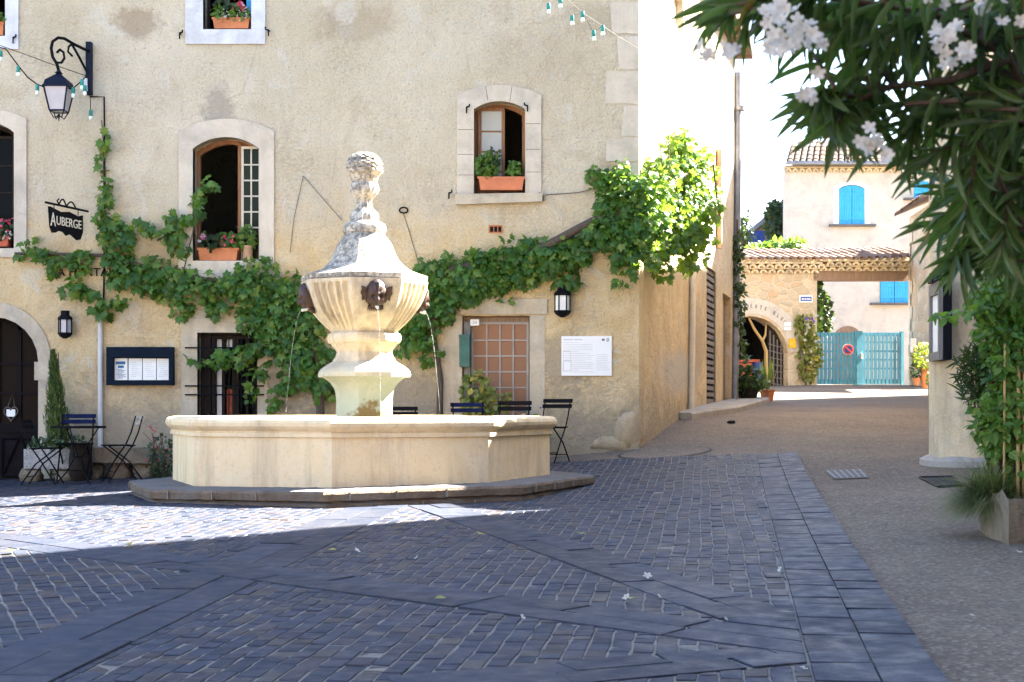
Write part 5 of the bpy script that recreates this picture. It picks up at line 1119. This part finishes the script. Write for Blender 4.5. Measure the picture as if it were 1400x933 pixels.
mb=blob(gp(1153,428,1.1),(.42,.3,.75),650,.15,'ov'); mb=blob(gp(1128,400,.3),(.13,.2,.5),160,.13,'ov',mb=mb); part('foliage',mb,MT['dark_leaf'],iv,fixn=False); part('young_foliage',blob(gp(1126,415,.25),(.14,.12,1.0),160,.12,'ov'),MT['bright_leaf'],iv,fixn=False)
cl=thing('flowering_climber','yellow green flowering climber on the arch wall left of the gate','climber',gp(1097,526,-.15)); m=MB(); m.tube([gp(1097,528,-.15),gp(1095,480,-.15),gp(1094,430,-.12)],.03,6); part('stem',m,MT['bark'],cl)
mb=blob(gp(1100,490,-.2),(.32,.2,.72),420,.13,'ov'); mb=blob(gp(1093,448,-.2),(.26,.16,.42),200,.12,'ov',mb=mb); mb=blob(gp(1110,475,-.2),(.14,.14,.4),90,.12,'ov',mb=mb); part('foliage',mb,MT['yellow_leaf'],cl,fixn=False)
part('blossoms',flowers([gp(RS.uniform(1086,1112),RS.uniform(432,500),-.4) for k in range(16)],.11),MT['white_petal'],cl,fixn=False); part('purple_blossoms',flowers([gp(1098,437,-.4),gp(1099,441,-.4),gp(1089,437,-.4),gp(1097,447,-.35)],.14),MT['purple_petal'],cl,fixn=False)
# pots on the left pavement
def pot(label,px,py,d,w,h,mat='terracotta',square=False):
    b=gpt(px,d); b.z=P(px,py,d).z if py else b.z; o=thing('potted_plant',label,'potted plant',b); m=MB()
    prof=[(w*.36,0),(w*.48,h*.85),(w*.54,h*.86),(w*.54,h),(w*.46,h),(w*.44,h*.85)]
    m.lathe(prof,b,4 if square else 14); part('pot',m,MT[mat],o,40 if not square else None); return o,b
def gz_pave(px,d): return gpt(px,d)
o,b=pot('square terracotta pot of spiky yellow green leaves in front of the arched doorway',1049,549,31.5,.34,.26,square=True)
m=MB(); n=34; q=RS.uniform(0,6.28,n); tp=np.c_[np.cos(q)*.55,np.sin(q)*.5,RS.uniform(.7,1.4,n)]; part('foliage',leaf_mesh(GL,GLF,np.tile(np.array(b)+[0,0,.24],(n,1)),np.c_[np.cos(q),np.sin(q),np.full(n,-.4)],tp,np.c_[np.full(n,.05),RS.uniform(.45,.85,n),np.full(n,.35)],RS.uniform(0,1,n)),MT['yellow_leaf'],o,fixn=False)
part('blossoms',flowers([b+Vector((-.2+RS.normal()*.12,-.1,.36+RS.normal()*.08)) for k in range(12)],.09),MT['white_petal'],o,fixn=False)
o,b=pot('dark pot of bushy drooping green grass beside the big zinc drainpipe',1022,551,30.9,.5,.34,'barrel_wood')
n=520; q=RS.uniform(0,6.28,n); tp=np.c_[np.cos(q)*RS.uniform(.3,1.2,n),np.sin(q)*.7,RS.uniform(.1,1.3,n)]; part('foliage',leaf_mesh(GL,GLF,np.array(b)+np.c_[RS.normal(size=n)*.16,RS.normal(size=n)*.1,RS.uniform(.28,.48,n)],np.c_[-np.cos(q)*.3,-np.sin(q)*.3,np.full(n,1.)],tp,np.c_[np.full(n,.022),RS.uniform(.2,.45,n),np.full(n,.5)],RS.uniform(0,1,n)),MT['bright_leaf'],o,fixn=False)
part('dark_foliage',blob(b+Vector((0,0,.5)),(.34,.25,.30),260,.12,'ov'),MT['dark_leaf'],o,fixn=False)
dv=thing('pipe_climber','thin dark climber growing up the big zinc drainpipe','climber',gpt(1009,31)); b=gpt(1009,30.9); m=MB(); m.tube([b,P(1010,480,30.9),P(1008,360,31),P(1008,300,31)],.02,5); part('stem',m,MT['bark'],dv)
mb=None
for py,r in ((530,8),(500,10),(470,8),(440,6),(410,7),(380,7),(355,6),(335,4)): mb=blob(P(1010+RS.normal()*2,py,30.9),(r/F*31,.15,.32),60,.11,'ov',mb=mb)
part('foliage',mb,MT['dark_leaf'],dv,fixn=False)

# ================================================================== RIGHT SIDE OF THE STREET
def prism(plan,z0,z1): m=MB(); n=len(plan); vs=[(x,y,z0) for x,y in plan]+[(x,y,z1) for x,y in plan]; return m.add(vs,[tuple(range(n))[::-1],tuple(range(n,2*n))]+[(i,(i+1)%n,(i+1)%n+n,i+n) for i in range(n)])
# stone cottage by the gate
ca,cb_=P(1243.5,0,gdep(1246)-.1),P(1277,0,gdep(1246)-3.6)
sc_=thing('stone_cottage','pale stone cottage with a small tiled eave right of the blue gate','house',(cb_.x,cb_.y,gzf(cb_.x,cb_.y)))
plan=[(ca.x,ca.y),(cb_.x,cb_.y),(cb_.x+5,cb_.y+1.2),(ca.x+5,ca.y+1.5)]; part('wall',prism(plan,EYE-.5,EYE+5.95),MT['pillar_masonry'],sc_)
m=MB(); dd=(cb_-ca); dd.z=0; dd.normalize(); qn=Vector((dd.y,-dd.x,0)); 
if qn.x<0: qn=-qn
zt=EYE+6.0; a=Vector((ca.x,ca.y,zt))-qn*.45-dd*.1; b=Vector((cb_.x,cb_.y,zt))-qn*.45+dd*.15; tiles(m,a,b,qn*3.2,13,.14,1.3,4); part('roof',m,MT['tile'],sc_,40)
m=MB(); m.add([a,b,b+qn*5+Vector((0,0,2)),a+qn*5+Vector((0,0,2))],[(0,1,2,3)]); part('roof_deck',m,MT['tile'],sc_)
m=MB(); wq=random.Random(9)
for k in range(13):
    z=EYE+.45+k*.39; w=.30 if k%2 else .5; p=Vector((ca.x,ca.y,0)); m.add([tuple(Vector((p.x,p.y,z+dz))+dd*(s*w)-qn*(.02+.02*(k%2))*1+gdv*0) for dz,s in ((0,0),(0,1),(.36,1),(.36,0))],[(0,1,2,3)])
part('corner_stones',m,MT['surround_stone'],sc_,fixn=False)
m=MB(); pp=P(1248.5,472.5,gdep(1246)-2.2); m.box(pp,(.17,.08,.42)); solo('letter_box',m,MT['mailbox_white'],'white letter box on the stone cottage right of the gate','letter box',pp)
def bushpot(label,px,py,d,w,h,rx,ry,n,leafmat,s=.1):
    o,b=pot(label,px,py,d,w,h); part('foliage',blob(b+Vector((0,0,h+ry*.7)),(rx,rx*.8,ry),n,s,'ov',droop=-.3),MT[leafmat],o,fixn=False)
bushpot('terracotta pot with a loose yellow green bush against the stone cottage',1265,531,39.0,.26,.55,.34,.40,420,'yellow_leaf',.10)
bushpot('small terracotta pot with a little shrub nearest the brown doorpost',1274,543,36.0,.2,.30,.12,.2,110,'dark_leaf',.08)
bushpot('small pot with a dark plant at the foot of the gate',1253,527,39.0,.2,.2,.16,.24,110,'dark_leaf',.09)
# tall house further up: its street wall, wooden door post and eaves (the tile ends cast the scalloped shadow)
def rx(y): return .3028*y
th=thing('tall_house','tall plastered house on the right side of the street','house',(rx(20.5)+.05,20.5,gzf(rx(20.5),20.5)))
plan=[(rx(20.5)+.05,20.5),(rx(30)+.05,30),(rx(30)+6,31.5),(rx(20.5)+6,21.8)]
mt=prism(plan,EYE-.7,EYE+6.3); 
vs=list(mt.v); vs[5]=(vs[5][0],vs[5][1],EYE+7.6); vs[6]=(vs[6][0],vs[6][1],EYE+7.6); mt.v=vs; part('wall',mt,MT['rough_render'],th)
m=MB(); tiles(m,(rx(20.3)-.02,20.3,EYE+6.33),(rx(30.2)-.02,30.2,EYE+7.7),Vector((4,-.5,0)),38,.14,1.2,6); part('roof',m,MT['tile'],th,40)
m=MB(); a=Vector((rx(20.3)+.12,20.3,EYE+6.33)); b=Vector((rx(30.2)+.12,30.2,EYE+7.68)); m.add([a,b,b+Vector((5,-.6,1.4)),a+Vector((5,-.6,1.4))],[(0,1,2,3)]); part('roof_deck',m,MT['tile'],th)
up=MB(); y0_,y1_=30.02,35.2; vv=[(rx(y0_)+.05,y0_),(rx(y1_)+.05,y1_),(rx(y1_)+4,y1_+1),(rx(y0_)+4,y0_+1)]; up=prism(vv,EYE-.5,EYE+7.7); q=list(up.v); q[5]=(q[5][0],q[5][1],EYE+11.4); q[6]=(q[6][0],q[6][1],EYE+11.4); up.v=q; part('upper_gable',up,MT['rough_render'],th)
m=MB(); 
for s,(y0,y1) in enumerate(((18.0,18.35),)): 
    z0=gzf(rx(18),18); m.bbox((rx(18)-.10,17.9,z0),(rx(18)+.25,18.3,z0+.75)); m.bbox((rx(18)-.07,17.92,z0+.75),(rx(18)+.25,18.28,z0+1.95))
# near house with the rounded corner
nh=thing('corner_house','low cream plastered house with a rounded corner behind the menu case','house',(4.6,15.2,gzf(4.6,15.2)))
r=.42; c0=(4.60+r,15.30+r*.8); cor=[(c0[0]+r*math.cos(a),c0[1]+r*math.sin(a)) for a in np.linspace(R_(163),R_(285),9)]
plan=[(rx(20.3)+.02,20.3),(rx(16.9)+.02,16.9)]+cor+[(6.45,15.85),(9.6,18.4),(10.5,20.3)]; zf=lambda y:min(4.72,3.62+.62*(y-15.2)); pm=prism(plan,EYE-1.2,EYE+4.72); pm.v=[(a,b,EYE+zf(b)) if c>EYE+4 else (a,b,c) for a,b,c in pm.v]; part('wall',pm,MT['rough_render'],nh)
m=MB(); tiles(m,(rx(17.0)-.06,17.0,EYE+4.76),(rx(20.2)-.06,20.2,EYE+4.9),Vector((2.6,-.3,0)),12,.14,.8,8); part('roof',m,MT['tile'],nh,40)
m=MB(); m.add([(rx(16.9)+.1,16.9,EYE+4.77),(rx(20.25)+.1,20.25,EYE+4.88),(10,20.3,EYE+5.6),(9.8,18.6,EYE+5.4),(7.2,17.0,EYE+4.85)],[(0,1,2,3,4)]); part('roof_deck',m,MT['tile'],nh)
m=MB(); m.add([(4.62,15.1,EYE+3.6),(6.5,15.72,EYE+4.0),(7.3,17.05,EYE+4.86),(rx(16.95)-.03,16.95,EYE+4.79)],[(0,1,2,3)]); part('sun_gap_roof',m,MT['tile'],nh)  # added low front slope, shaped to let sun reach the paving
sk=[(c0[0]+(r+.10)*math.cos(a),c0[1]+(r+.10)*math.sin(a)) for a in np.linspace(R_(163),R_(290),10)]; inn=[(c0[0]+(r-.05)*math.cos(a),c0[1]+(r-.05)*math.sin(a)) for a in np.linspace(R_(290),R_(163),10)]
m=MB(); pl_=sk+inn; zb=gzf(4.7,15.2); n=len(pl_); m.add([(x,y,gzf(x,y)-.1) for x,y in pl_]+[(x,y,gzf(x,y)+(.13 if i>=10 else .06)) for i,(x,y) in enumerate(pl_)],[tuple(range(n,2*n))]+[(i,(i+1)%n,(i+1)%n+n,i+n) for i in range(n)]); part('base_skirt',m,MT['kerb_stone'],nh)
dp=MB(); z0=gzf(rx(18),18); dp.bbox((rx(18.0)-.10,17.9,z0-.05),(rx(18)+.2,18.3,z0+.78)); dp.bbox((rx(18)-.075,17.93,z0+.78),(rx(18)+.2,18.27,z0+2.2)); part('door_post',dp,MT['grey_wood'],nh)
# menu case on the corner
mc=thing('menu_case','tall black menu case with a glazed front on the rounded corner at right','menu case',P(1293,432,15.05))
k0=Vector((X_(1287.5,14.98),14.98,0)); sdir=Vector((.12,1,0)).normalized(); pdir=Vector((sdir.y,-sdir.x,0)); zt,zb_=Z_(384,15),Z_(492,15)
def mcb(u0,u1,w0,w1,a,b): m=MB(); vs=[k0+sdir*u+pdir*w+Vector((0,0,z)) for u in(u0,u1) for w in (w0,w1) for z in (a,b)]; return m.add(vs,[(0,1,3,2),(4,6,7,5),(0,4,5,1),(2,3,7,6),(0,2,6,4),(1,5,7,3)])
part('case',mcb(0,.62,.012,.105,zb_,zt),MT['iron'],mc)
m=MB(); 
for u0,u1,a,b in ((0,.07,zb_,zt),(.55,.62,zb_,zt),(.07,.55,zt-.13,zt),(.07,.55,zb_,zb_+.09)): 
    q=mcb(u0,u1,-.03,.012,a,b); m.add(q.v,q.f)
part('door_frame',m,MT['grey_wood'],mc); part('menu_page',mcb(.07,.55,.002,.01,zb_+.09,zt-.13),MT['curtain_white'],mc)
m=MB(); q=mcb(-.02,.5,-.06,.09,zt+.004,zt+.05); m.add(q.v,q.f); part('hood',m,MT['navy_paint'],mc); m=MB(); p=P(1279,378,15.2); m.tube([p+Vector((-.05,0,-.02)),p+Vector((.06,-.03,.02))],[.055,.045],10); part('spotlight',m,MT['iron'],mc,50)
# added house out of frame at right, its plan shaped to shade the square, and the sunlit row behind the camera
bh=thing('shading_house','unseen tall plastered house at right, shaped to shade the square','house',(6.6,8,gzf(6.6,8)))
NPL=[(6.12,14.2),(6.5,8),(6.9,-12),(22,-12),(22,27),(10.75,17.95),(7.9,15.75)]; part('wall',prism(NPL,EYE-1.4,EYE+9.9),MT['rough_render'],bh); m=MB(); cpl=[(5.95,14.25),(6.3,8),(6.6,-12.4),(22.4,-12.4),(22.4,27.4),(10.7,18.05),(7.85,15.85)]; q=prism(cpl,EYE+9.9,EYE+10.05); part('roof',q,MT['tile'],bh)
m=MB()
for y in (-6,-1,4,9,12.5):
    for z in (-.0,3.4,6.4): xx=6.5+(8-y)*.02 if y<8 else 6.5-(y-8)*.056; m.bbox((xx-.06,y-.45,EYE+z),(xx+.02,y+.45,EYE+z+1.4))
part('shutter',m,MT['shutter_blue'],bh)
oh=thing('opposite_house','sunlit ochre house on the near side of the square','house',(-6,-9,gzf(-6,5)))
m=MB(); m.bbox((-20,-13,EYE-1.4),(5.5,-9,EYE+6.3)); part('wall',m,MT['ochre_render'],oh); m=MB(); m.bbox((-20.3,-13.3,EYE+6.3),(5.8,-8.6,EYE+6.45)); part('roof',m,MT['tile'],oh)
for x in (-15,-11,-7,-3,1):
    for z in (-.2,3.2): m=MB(); m.bbox((x-.55,-9.06,EYE+z),(x+.55,-8.95,EYE+z+1.6)); part('window',m,MT['cream_pvc'],oh)

# ================================================================== TROUGH AND PLANTS AT RIGHT
tb_=G(1380,744); 
def tr_pt(px,py,d): return P(px,py,d)
to=thing('stone_trough','rough broken edged old stone trough full of plants at right','planter',tb_)
d0=tb_.y; m=MB(); g=np.random.RandomState(4)
ca_=[(1338,d0+.85),(1352,d0+.35),(1379,d0),(1445,d0+.1)]
pl=[]
for i in range(3):
    (pa,da),(pb,db)=ca_[i],ca_[i+1]; A=Vector((X_(pa,da),da,0)); B=Vector((X_(pb,db),db,0))
    for k in range(9): pl.append(lerp(A,B,k/9))
pl.append(Vector((X_(ca_[3][0],ca_[3][1]),ca_[3][1],0))); pl.append(Vector((X_(1440,d0+1.2),d0+1.2,0))); pl.append(Vector((X_(1365,d0+1.4),d0+1.4,0))); n=len(pl); cen=sum(pl,Vector())/n
rows=[(0,1.0),(.12,1.01),(.25,.985),(.36,.99),(.42,.95),(.42,.72),(.33,.68)]; vs=[]
ph=[.035*math.sin(i*.55)+.015*math.sin(i*1.3+1)+g.normal()*.004 for i in range(n)]; pk=[.03*math.sin(i*.8+.4)+.03*math.sin(i*.43)+g.normal()*.005 for i in range(n)]
for z,k in rows:
    for i,p in enumerate(pl):
        q=cen+(p-cen)*(k+pk[i]+g.normal()*.008); hh=(z+g.normal()*.006+ (ph[i] if z>.3 else ph[i]*.4*z/.3)); vs.append((q.x,q.y,gzf(q.x,q.y)-.05+hh*.86))
fs=[(j*n+i,j*n+(i+1)%n,(j+1)*n+(i+1)%n,(j+1)*n+i) for j in range(len(rows)-1) for i in range(n)]+[tuple((len(rows)-1)*n+i for i in range(n))]
m.add(vs,fs); part('trough',m,[MT['trough_stone']],to,60)
zs=gzf(cen.x,cen.y)+.25
m=MB(); m.add([(cen.x+(p.x-cen.x)*.74,cen.y+(p.y-cen.y)*.74,zs) for p in pl],[tuple(range(n))]); part('soil',m,MT['soil'],to)
cs=thing('bamboo_cane','two upright bamboo canes standing in the stone trough','cane',P(1392,694,d0+.35)); 
for px,w in ((1391,.014),(1399,.012),(1372,.009)): m=MB(); m.tube([P(px,712,d0+.4),P(px+1,610,d0+.4),P(px+2,470,d0+.42)],w,7); part('cane',m,MT['cane_wood'],cs,60)
sb=thing('climbing_plant','tall leafy green climber growing up canes from the stone trough','climber',P(1385,690,d0+.5)); m=MB()
for px,a in ((1385,10),(1370,-14),(1395,12),(1378,-30)): m.tube([P(px,712,d0+.5),P(px+a*.4,600,d0+.5),P(px+a*.8,500,d0+.55),P(px+a*1.3,400,d0+.6)],[.014,.011,.008,.003],5)
part('stem',m,MT['bark'],sb,60)
def bl(lst,mat,name,kind='ov',s=.07,wid=.8):
    mb=None
    for px,py,rxx,ryy,nn,*dd in lst: d=d0+.55+(dd[0] if dd else 0); mb=blob(P(px,py,d),(rxx/F*d,.22,ryy/F*d),nn,s,kind,(-.1,-1,.6),.8,.5,mb,.1,wid)
    return part(name,mb,MT[mat],sb,fixn=False)
bl([(1385,470,34,45,800),(1365,500,26,30,240),(1345,408,24,20,120),(1335,425,16,10,60),(1372,400,34,40,300),(1400,400,30,60,300),(1350,452,24,14,80),(1292,433,12,9,22,.3),(1306,430,12,5,12,.3),(1400,540,20,50,220)],'vine_leaf','upper_foliage')  # upper leaves take the plain vine green
bl([(1375,545,30,30,420),(1358,585,26,22,280),(1388,590,24,35,380),(1362,615,18,12,90),(1345,560,14,16,60),(1398,620,16,40,130),(1380,500,26,30,110),(1352,470,16,12,40),(1390,640,16,20,70)],'bright_leaf','young_foliage',s=.075)
rs_=thing('rosemary_bush','dark narrow leaved bush left of the climber in front of the rounded corner','shrub',P(1352,640,d0+.7)); m=MB()
for a in (-22,-14,-6,4): m.tube([P(1356,650,d0+.7),P(1348+a*.5,570,d0+.7),P(1340+a,500,d0+.7)],[.012,.009,.004],5)
part('stem',m,MT['bark'],rs_); mb=blob(P(1337,520,d0+.7),(.13,.14,.23),420,.085,'lan',(0,-1,.3),1,-.3,None,.1,.16); mb=blob(P(1330,500,d0+.7),(.12,.12,.14),160,.08,'lan',(0,-1,.3),1,-.3,mb,.1,.16); part('foliage',mb,MT['dark_leaf'],rs_,fixn=False)
gr_=thing('grass_tuft','fine feathery grass tuft spilling over the left end of the stone trough','grass',P(1352,668,d0+.55)); n=2600; q=RS.uniform(0,6.28,n); sp=RS.uniform(0,1,n); base=np.array(P(1357,684,d0+.5))
tip=np.c_[np.cos(q)*(.25+sp)-.35,np.sin(q)*(.2+sp*.7)-.15,1.0-sp*.95]; part('foliage',leaf_mesh(GL,GLF,base+np.c_[RS.normal(size=n)*.07,RS.normal(size=n)*.07,np.zeros(n)],np.c_[-tip[:,0]*.2,-tip[:,1]*.2,np.ones(n)]+RS.normal(size=(n,3))*.1,tip,np.c_[np.full(n,.0055),RS.uniform(.22,.46,n),np.full(n,.45)],RS.uniform(0,1,n)),MT['grass_leaf'],gr_,fixn=False)

# ================================================================== OLEANDER overhanging from the right, close to the camera
ol=thing('oleander','white flowering oleander with long dark leaves overhanging the top right corner','shrub',(2.35,4.3,gzf(2.35,4.3)))
ro=Vector((2.35,4.3,gzf(2.35,4.3))); hub=P(1500,300,3.7)
limbs=[[ro,ro+Vector((-.1,-.2,.9)),P(1470,420,3.7),P(1395,300,3.5),P(1330,180,3.3)],[ro,ro+Vector((.0,-.2,1.0)),P(1460,260,3.6),P(1380,80,3.4),P(1280,20,3.2),P(1160,0,3.1),P(1050,-10,3.1)],[ro,ro+Vector((-.1,.1,.9)),P(1480,450,4.0),P(1400,360,4.0),P(1340,330,4.0)],[P(1380,80,3.4),P(1300,110,3.3),P(1210,120,3.3),P(1150,150,3.3)],[ro+Vector((0,-.2,1.)),P(1450,100,3.9),P(1390,-40,3.9)]]
tw=MB()
for l in limbs: tw.tube(l,[.012*(1-.6*i/(len(l)-1)) for i in range(len(l))],7)
regs=[(1000,2,40,14,5,3.1),(985,28,18,16,3,3.1),(1075,18,60,30,11,3.1),(1170,18,66,40,16,3.2),(1270,35,70,50,22,3.2),(1362,50,60,80,24,3.3),(1140,112,22,18,3,3.2),(1125,150,18,14,3,3.2),(1162,150,14,14,2,3.2),(1215,90,40,25,5,3.2),
 (1275,165,35,40,7,3.3),(1315,180,45,60,14,3.3),(1385,190,45,90,26,3.5),(1250,200,22,20,3,3.3),(1335,265,45,35,11,3.4),(1385,290,40,70,20,3.6),(1350,320,35,25,8,3.4),(1300,300,22,24,5,3.4),(1325,350,18,20,4,3.4),(1118,128,14,12,2,3.1),(1145,165,12,10,2,3.1),(1395,370,25,25,5,3.6)]
pos=[];nrm=[];tip=[];sz=[];rn=[]
lp=[np.array(p) for l in limbs for a,b in zip(l[1:-1],l[2:]) for p in [lerp(Vector(a),Vector(b),k/8) for k in range(9)]]
LPA=np.array(lp)
for cx,cy,rx_,ry_,n,d in regs:
    for k in range(max(2,int(n*.56))):
        a=RS.uniform(0,6.28); r=math.sqrt(RS.uniform(0,1)); dd=d+RS.uniform(-.1,.6)
        tp=np.array(P(cx+rx_*r*math.cos(a),cy+ry_*r*math.sin(a),dd)); j=np.argmin(np.linalg.norm(LPA-tp,axis=1)+RS.uniform(0,.12,len(LPA))); st=LPA[j]
        dv_=tp-st; L=np.linalg.norm(dv_)
        if L<.12: dv_=np.array([-.25,RS.normal()*.1,-.05])+RS.normal(size=3)*.08; st=tp-dv_; L=np.linalg.norm(dv_)
        sd_=unit(dv_+np.array([-.05,0,-.10])+RS.normal(size=3)*.12*L)
        mid_=st+dv_*.5+np.array([0,0,.05*L]); tw.tube([Vector(st),Vector(mid_),Vector(tp)],[.007,.005,.003],5)
        ln=min(L,.30); nw=int(RS.randint(4,7))
        for w in range(nw):
            s=w/(nw-1); c=tp-dv_/L*ln*(1-s)*.85+ (np.array([0,0,.02]))*(1-s)
            for i3 in range(3 if s<.95 else 4):
                q=RS.uniform(0,.5)+i3*2.094+w*1.05; ax=unit(np.cross(sd_,[.3,.2,1])); bx=np.cross(sd_,ax); out=ax*math.cos(q)+bx*math.sin(q)
                t3=sd_*(.5+.45*s)+out*(.85-.25*s)+np.array([0,0,-.42]); pos.append(c); tip.append(t3); nrm.append(sd_*.8-out*.3+np.array([0,-.15,.5])); sz.append(RS.uniform(.095,.165)*(1 if s<.9 else .75)); rn.append(RS.uniform(0,.92) if RS.uniform()>.012 else 1.0)
part('branch',tw,MT['bark'],ol,60)
sz=np.array(sz); part('foliage',leaf_mesh(LL,LLF,np.array(pos),np.array(nrm),np.array(tip),np.c_[sz*.15,sz,sz*1.0],rn),MT['oleander_leaf'],ol,180,fixn=False)
fp=[]
for cx,cy,rx_,ry_,n,d in [(965,66,13,14,8,3.05),(1000,74,14,14,9,3.05),(1058,30,26,24,20,2.95),(1095,48,22,24,18,2.95),(1062,60,18,16,10,2.95),(1118,58,22,14,12,2.95),(1075,8,20,12,10,2.95),(1100,128,14,14,9,3.1),(1125,100,8,8,3,3.1),(1188,190,18,20,14,3.05),(1212,218,12,10,6,3.05),(1196,205,14,12,6,3.05),(1290,48,22,20,18,3.05),(1308,72,18,16,12,3.05),(1340,6,34,12,16,3.1),(1385,30,16,10,6,3.2),(1292,90,8,6,3,3.1),(1282,4,20,8,6,3.1)]:
    for k in range(int(n*.62)):
        a=RS.uniform(0,6.28); r=math.sqrt(RS.uniform(0,1)); fp.append(P(cx+rx_*r*math.cos(a),cy+ry_*r*math.sin(a),d-.15+RS.normal()*.08))
part('blossoms',flowers(fp,.033,None,(-.15,-1,.25)),MT['white_petal'],ol,fixn=False)
g_=G(1000,579); m=MB(); boulder(m,g_+Vector((0,0,.015)),(.065,.045,.028),31); solo('loose_stone',m,MT['cast_iron'],'small dark loose stone lying on the lane below the raised pavement','stone',g_,smooth=60)
# ================================================================== FALLEN LEAVES AND PETALS
def fallen(px,py,s,mat,label,cat,group,kind='ov'):
    g_=G(px,py); z=g_.z+(.036 if px<1150 or py>800 and px<1280 else .006); q=RS.uniform(0,6.28)
    if kind=='ov': mb=leaf_mesh(OL,OLF,np.array([[0,0,.004]]),np.array([[.1,-.2,1.]]),np.array([[math.cos(q),math.sin(q),.12]]),np.array([s]),[RS.uniform(.3,1)])
    else: mb=flowers([Vector((0,0,.006))],s,None,(0,-.15,1))
    o=part('fallen_leaf' if kind=='ov' else 'fallen_flower',mb,MT[mat],None,fixn=False); o.location=(g_.x,g_.y,z); tag(o,label,cat,group)
for px,py,s,l in ((170,752,.13,'yellow fallen leaf at the edge of the sunlit strip'),(795,738,.10,'yellow fallen leaf right of the fountain step'),(655,738,.08,'small greenish leaf lying on the slabs before the fountain'),(460,760,.06,'tiny brown leaf on the setts near the crossing slabs'),(12,762,.09,'yellow leaf at the left edge of the sunlit strip'),(610,828,.07,'small tan leaf on the middle slab band'),(860,828,.06,'small green leaf on the right part of the setts')):
    fallen(px,py,s,'yellow_leaf',l,'leaf','fallen leaves on the paving')
for px,py,s,l in ((488,762,.07,'white fallen flower left of centre on the setts'),(570,772,.055,'white fallen flower just right of centre on the setts'),(885,799,.08,'elongated white petal on the diagonal slabs'),(857,829,.065,'white fallen flower left of the twin on the right setts'),(901,828,.065,'white fallen flower right of its twin on the right setts'),(1067,789,.055,'white fallen flower near the slab border'),(714,857,.05,'white fallen flower low on the middle setts'),(992,860,.04,'tiny white petal on the slab band at lower right'),(1099,930,.05,'white petal at the bottom edge near the border slabs'),(1329,847,.05,'white petal on the asphalt at lower right'),(1393,759,.07,'white petal on the asphalt below the stone trough')):
    fallen(px,py,s*.75,'white_petal',l,'flower','fallen white flowers on the ground','fl')

# ================================================================== LIGHT, SKY, CAMERA
SUN_EL=R_(40); SUN_AZ=math.atan2(.876,.482)                  # azimuth clockwise from +Y
w=bpy.data.worlds.new('World'); SC.world=w; w.use_nodes=True; nt=w.node_tree; bg=nt.nodes['Background']
sky=nt.nodes.new('ShaderNodeTexSky'); sky.sky_type='NISHITA'; sky.sun_disc=False; sky.sun_elevation=SUN_EL; sky.sun_rotation=SUN_AZ; sky.dust_density=1.2; sky.ozone_density=1.3; sky.air_density=1.0
nt.links.new(sky.outputs[0],bg.inputs[0]); bg.inputs[1].default_value=.05
sl=bpy.data.lights.new('sun','SUN'); sl.energy=5.0; sl.angle=R_(.53); sl.color=(1,.92,.79); so=bpy.data.objects.new('sun',sl); COL.objects.link(so)
dirv=Vector((math.sin(SUN_AZ)*math.cos(SUN_EL),math.cos(SUN_AZ)*math.cos(SUN_EL),math.sin(SUN_EL))); so.rotation_euler=dirv.to_track_quat('Z','Y').to_euler(); so.location=(20,8,25)
cam=bpy.data.cameras.new('camera'); cam.sensor_width=36; cam.lens=50; cam.shift_y=(HOR-466.5)/1400; cam.clip_start=.1; cam.clip_end=1000
cam.dof.use_dof=True; cam.dof.focus_distance=17; cam.dof.aperture_fstop=8
co=bpy.data.objects.new('camera',cam); COL.objects.link(co); co.location=(0,0,EYE); co.rotation_euler=(R_(90),0,0); SC.camera=co
vs_=SC.view_settings; vs_.view_transform='Standard'; vs_.look='None'; vs_.gamma=1; vs_.use_curve_mapping=False; vs_.exposure=4.15
SC.cycles.max_bounces=8; SC.cycles.diffuse_bounces=4; SC.cycles.transparent_max_bounces=8; SC.cycles.use_denoising=True
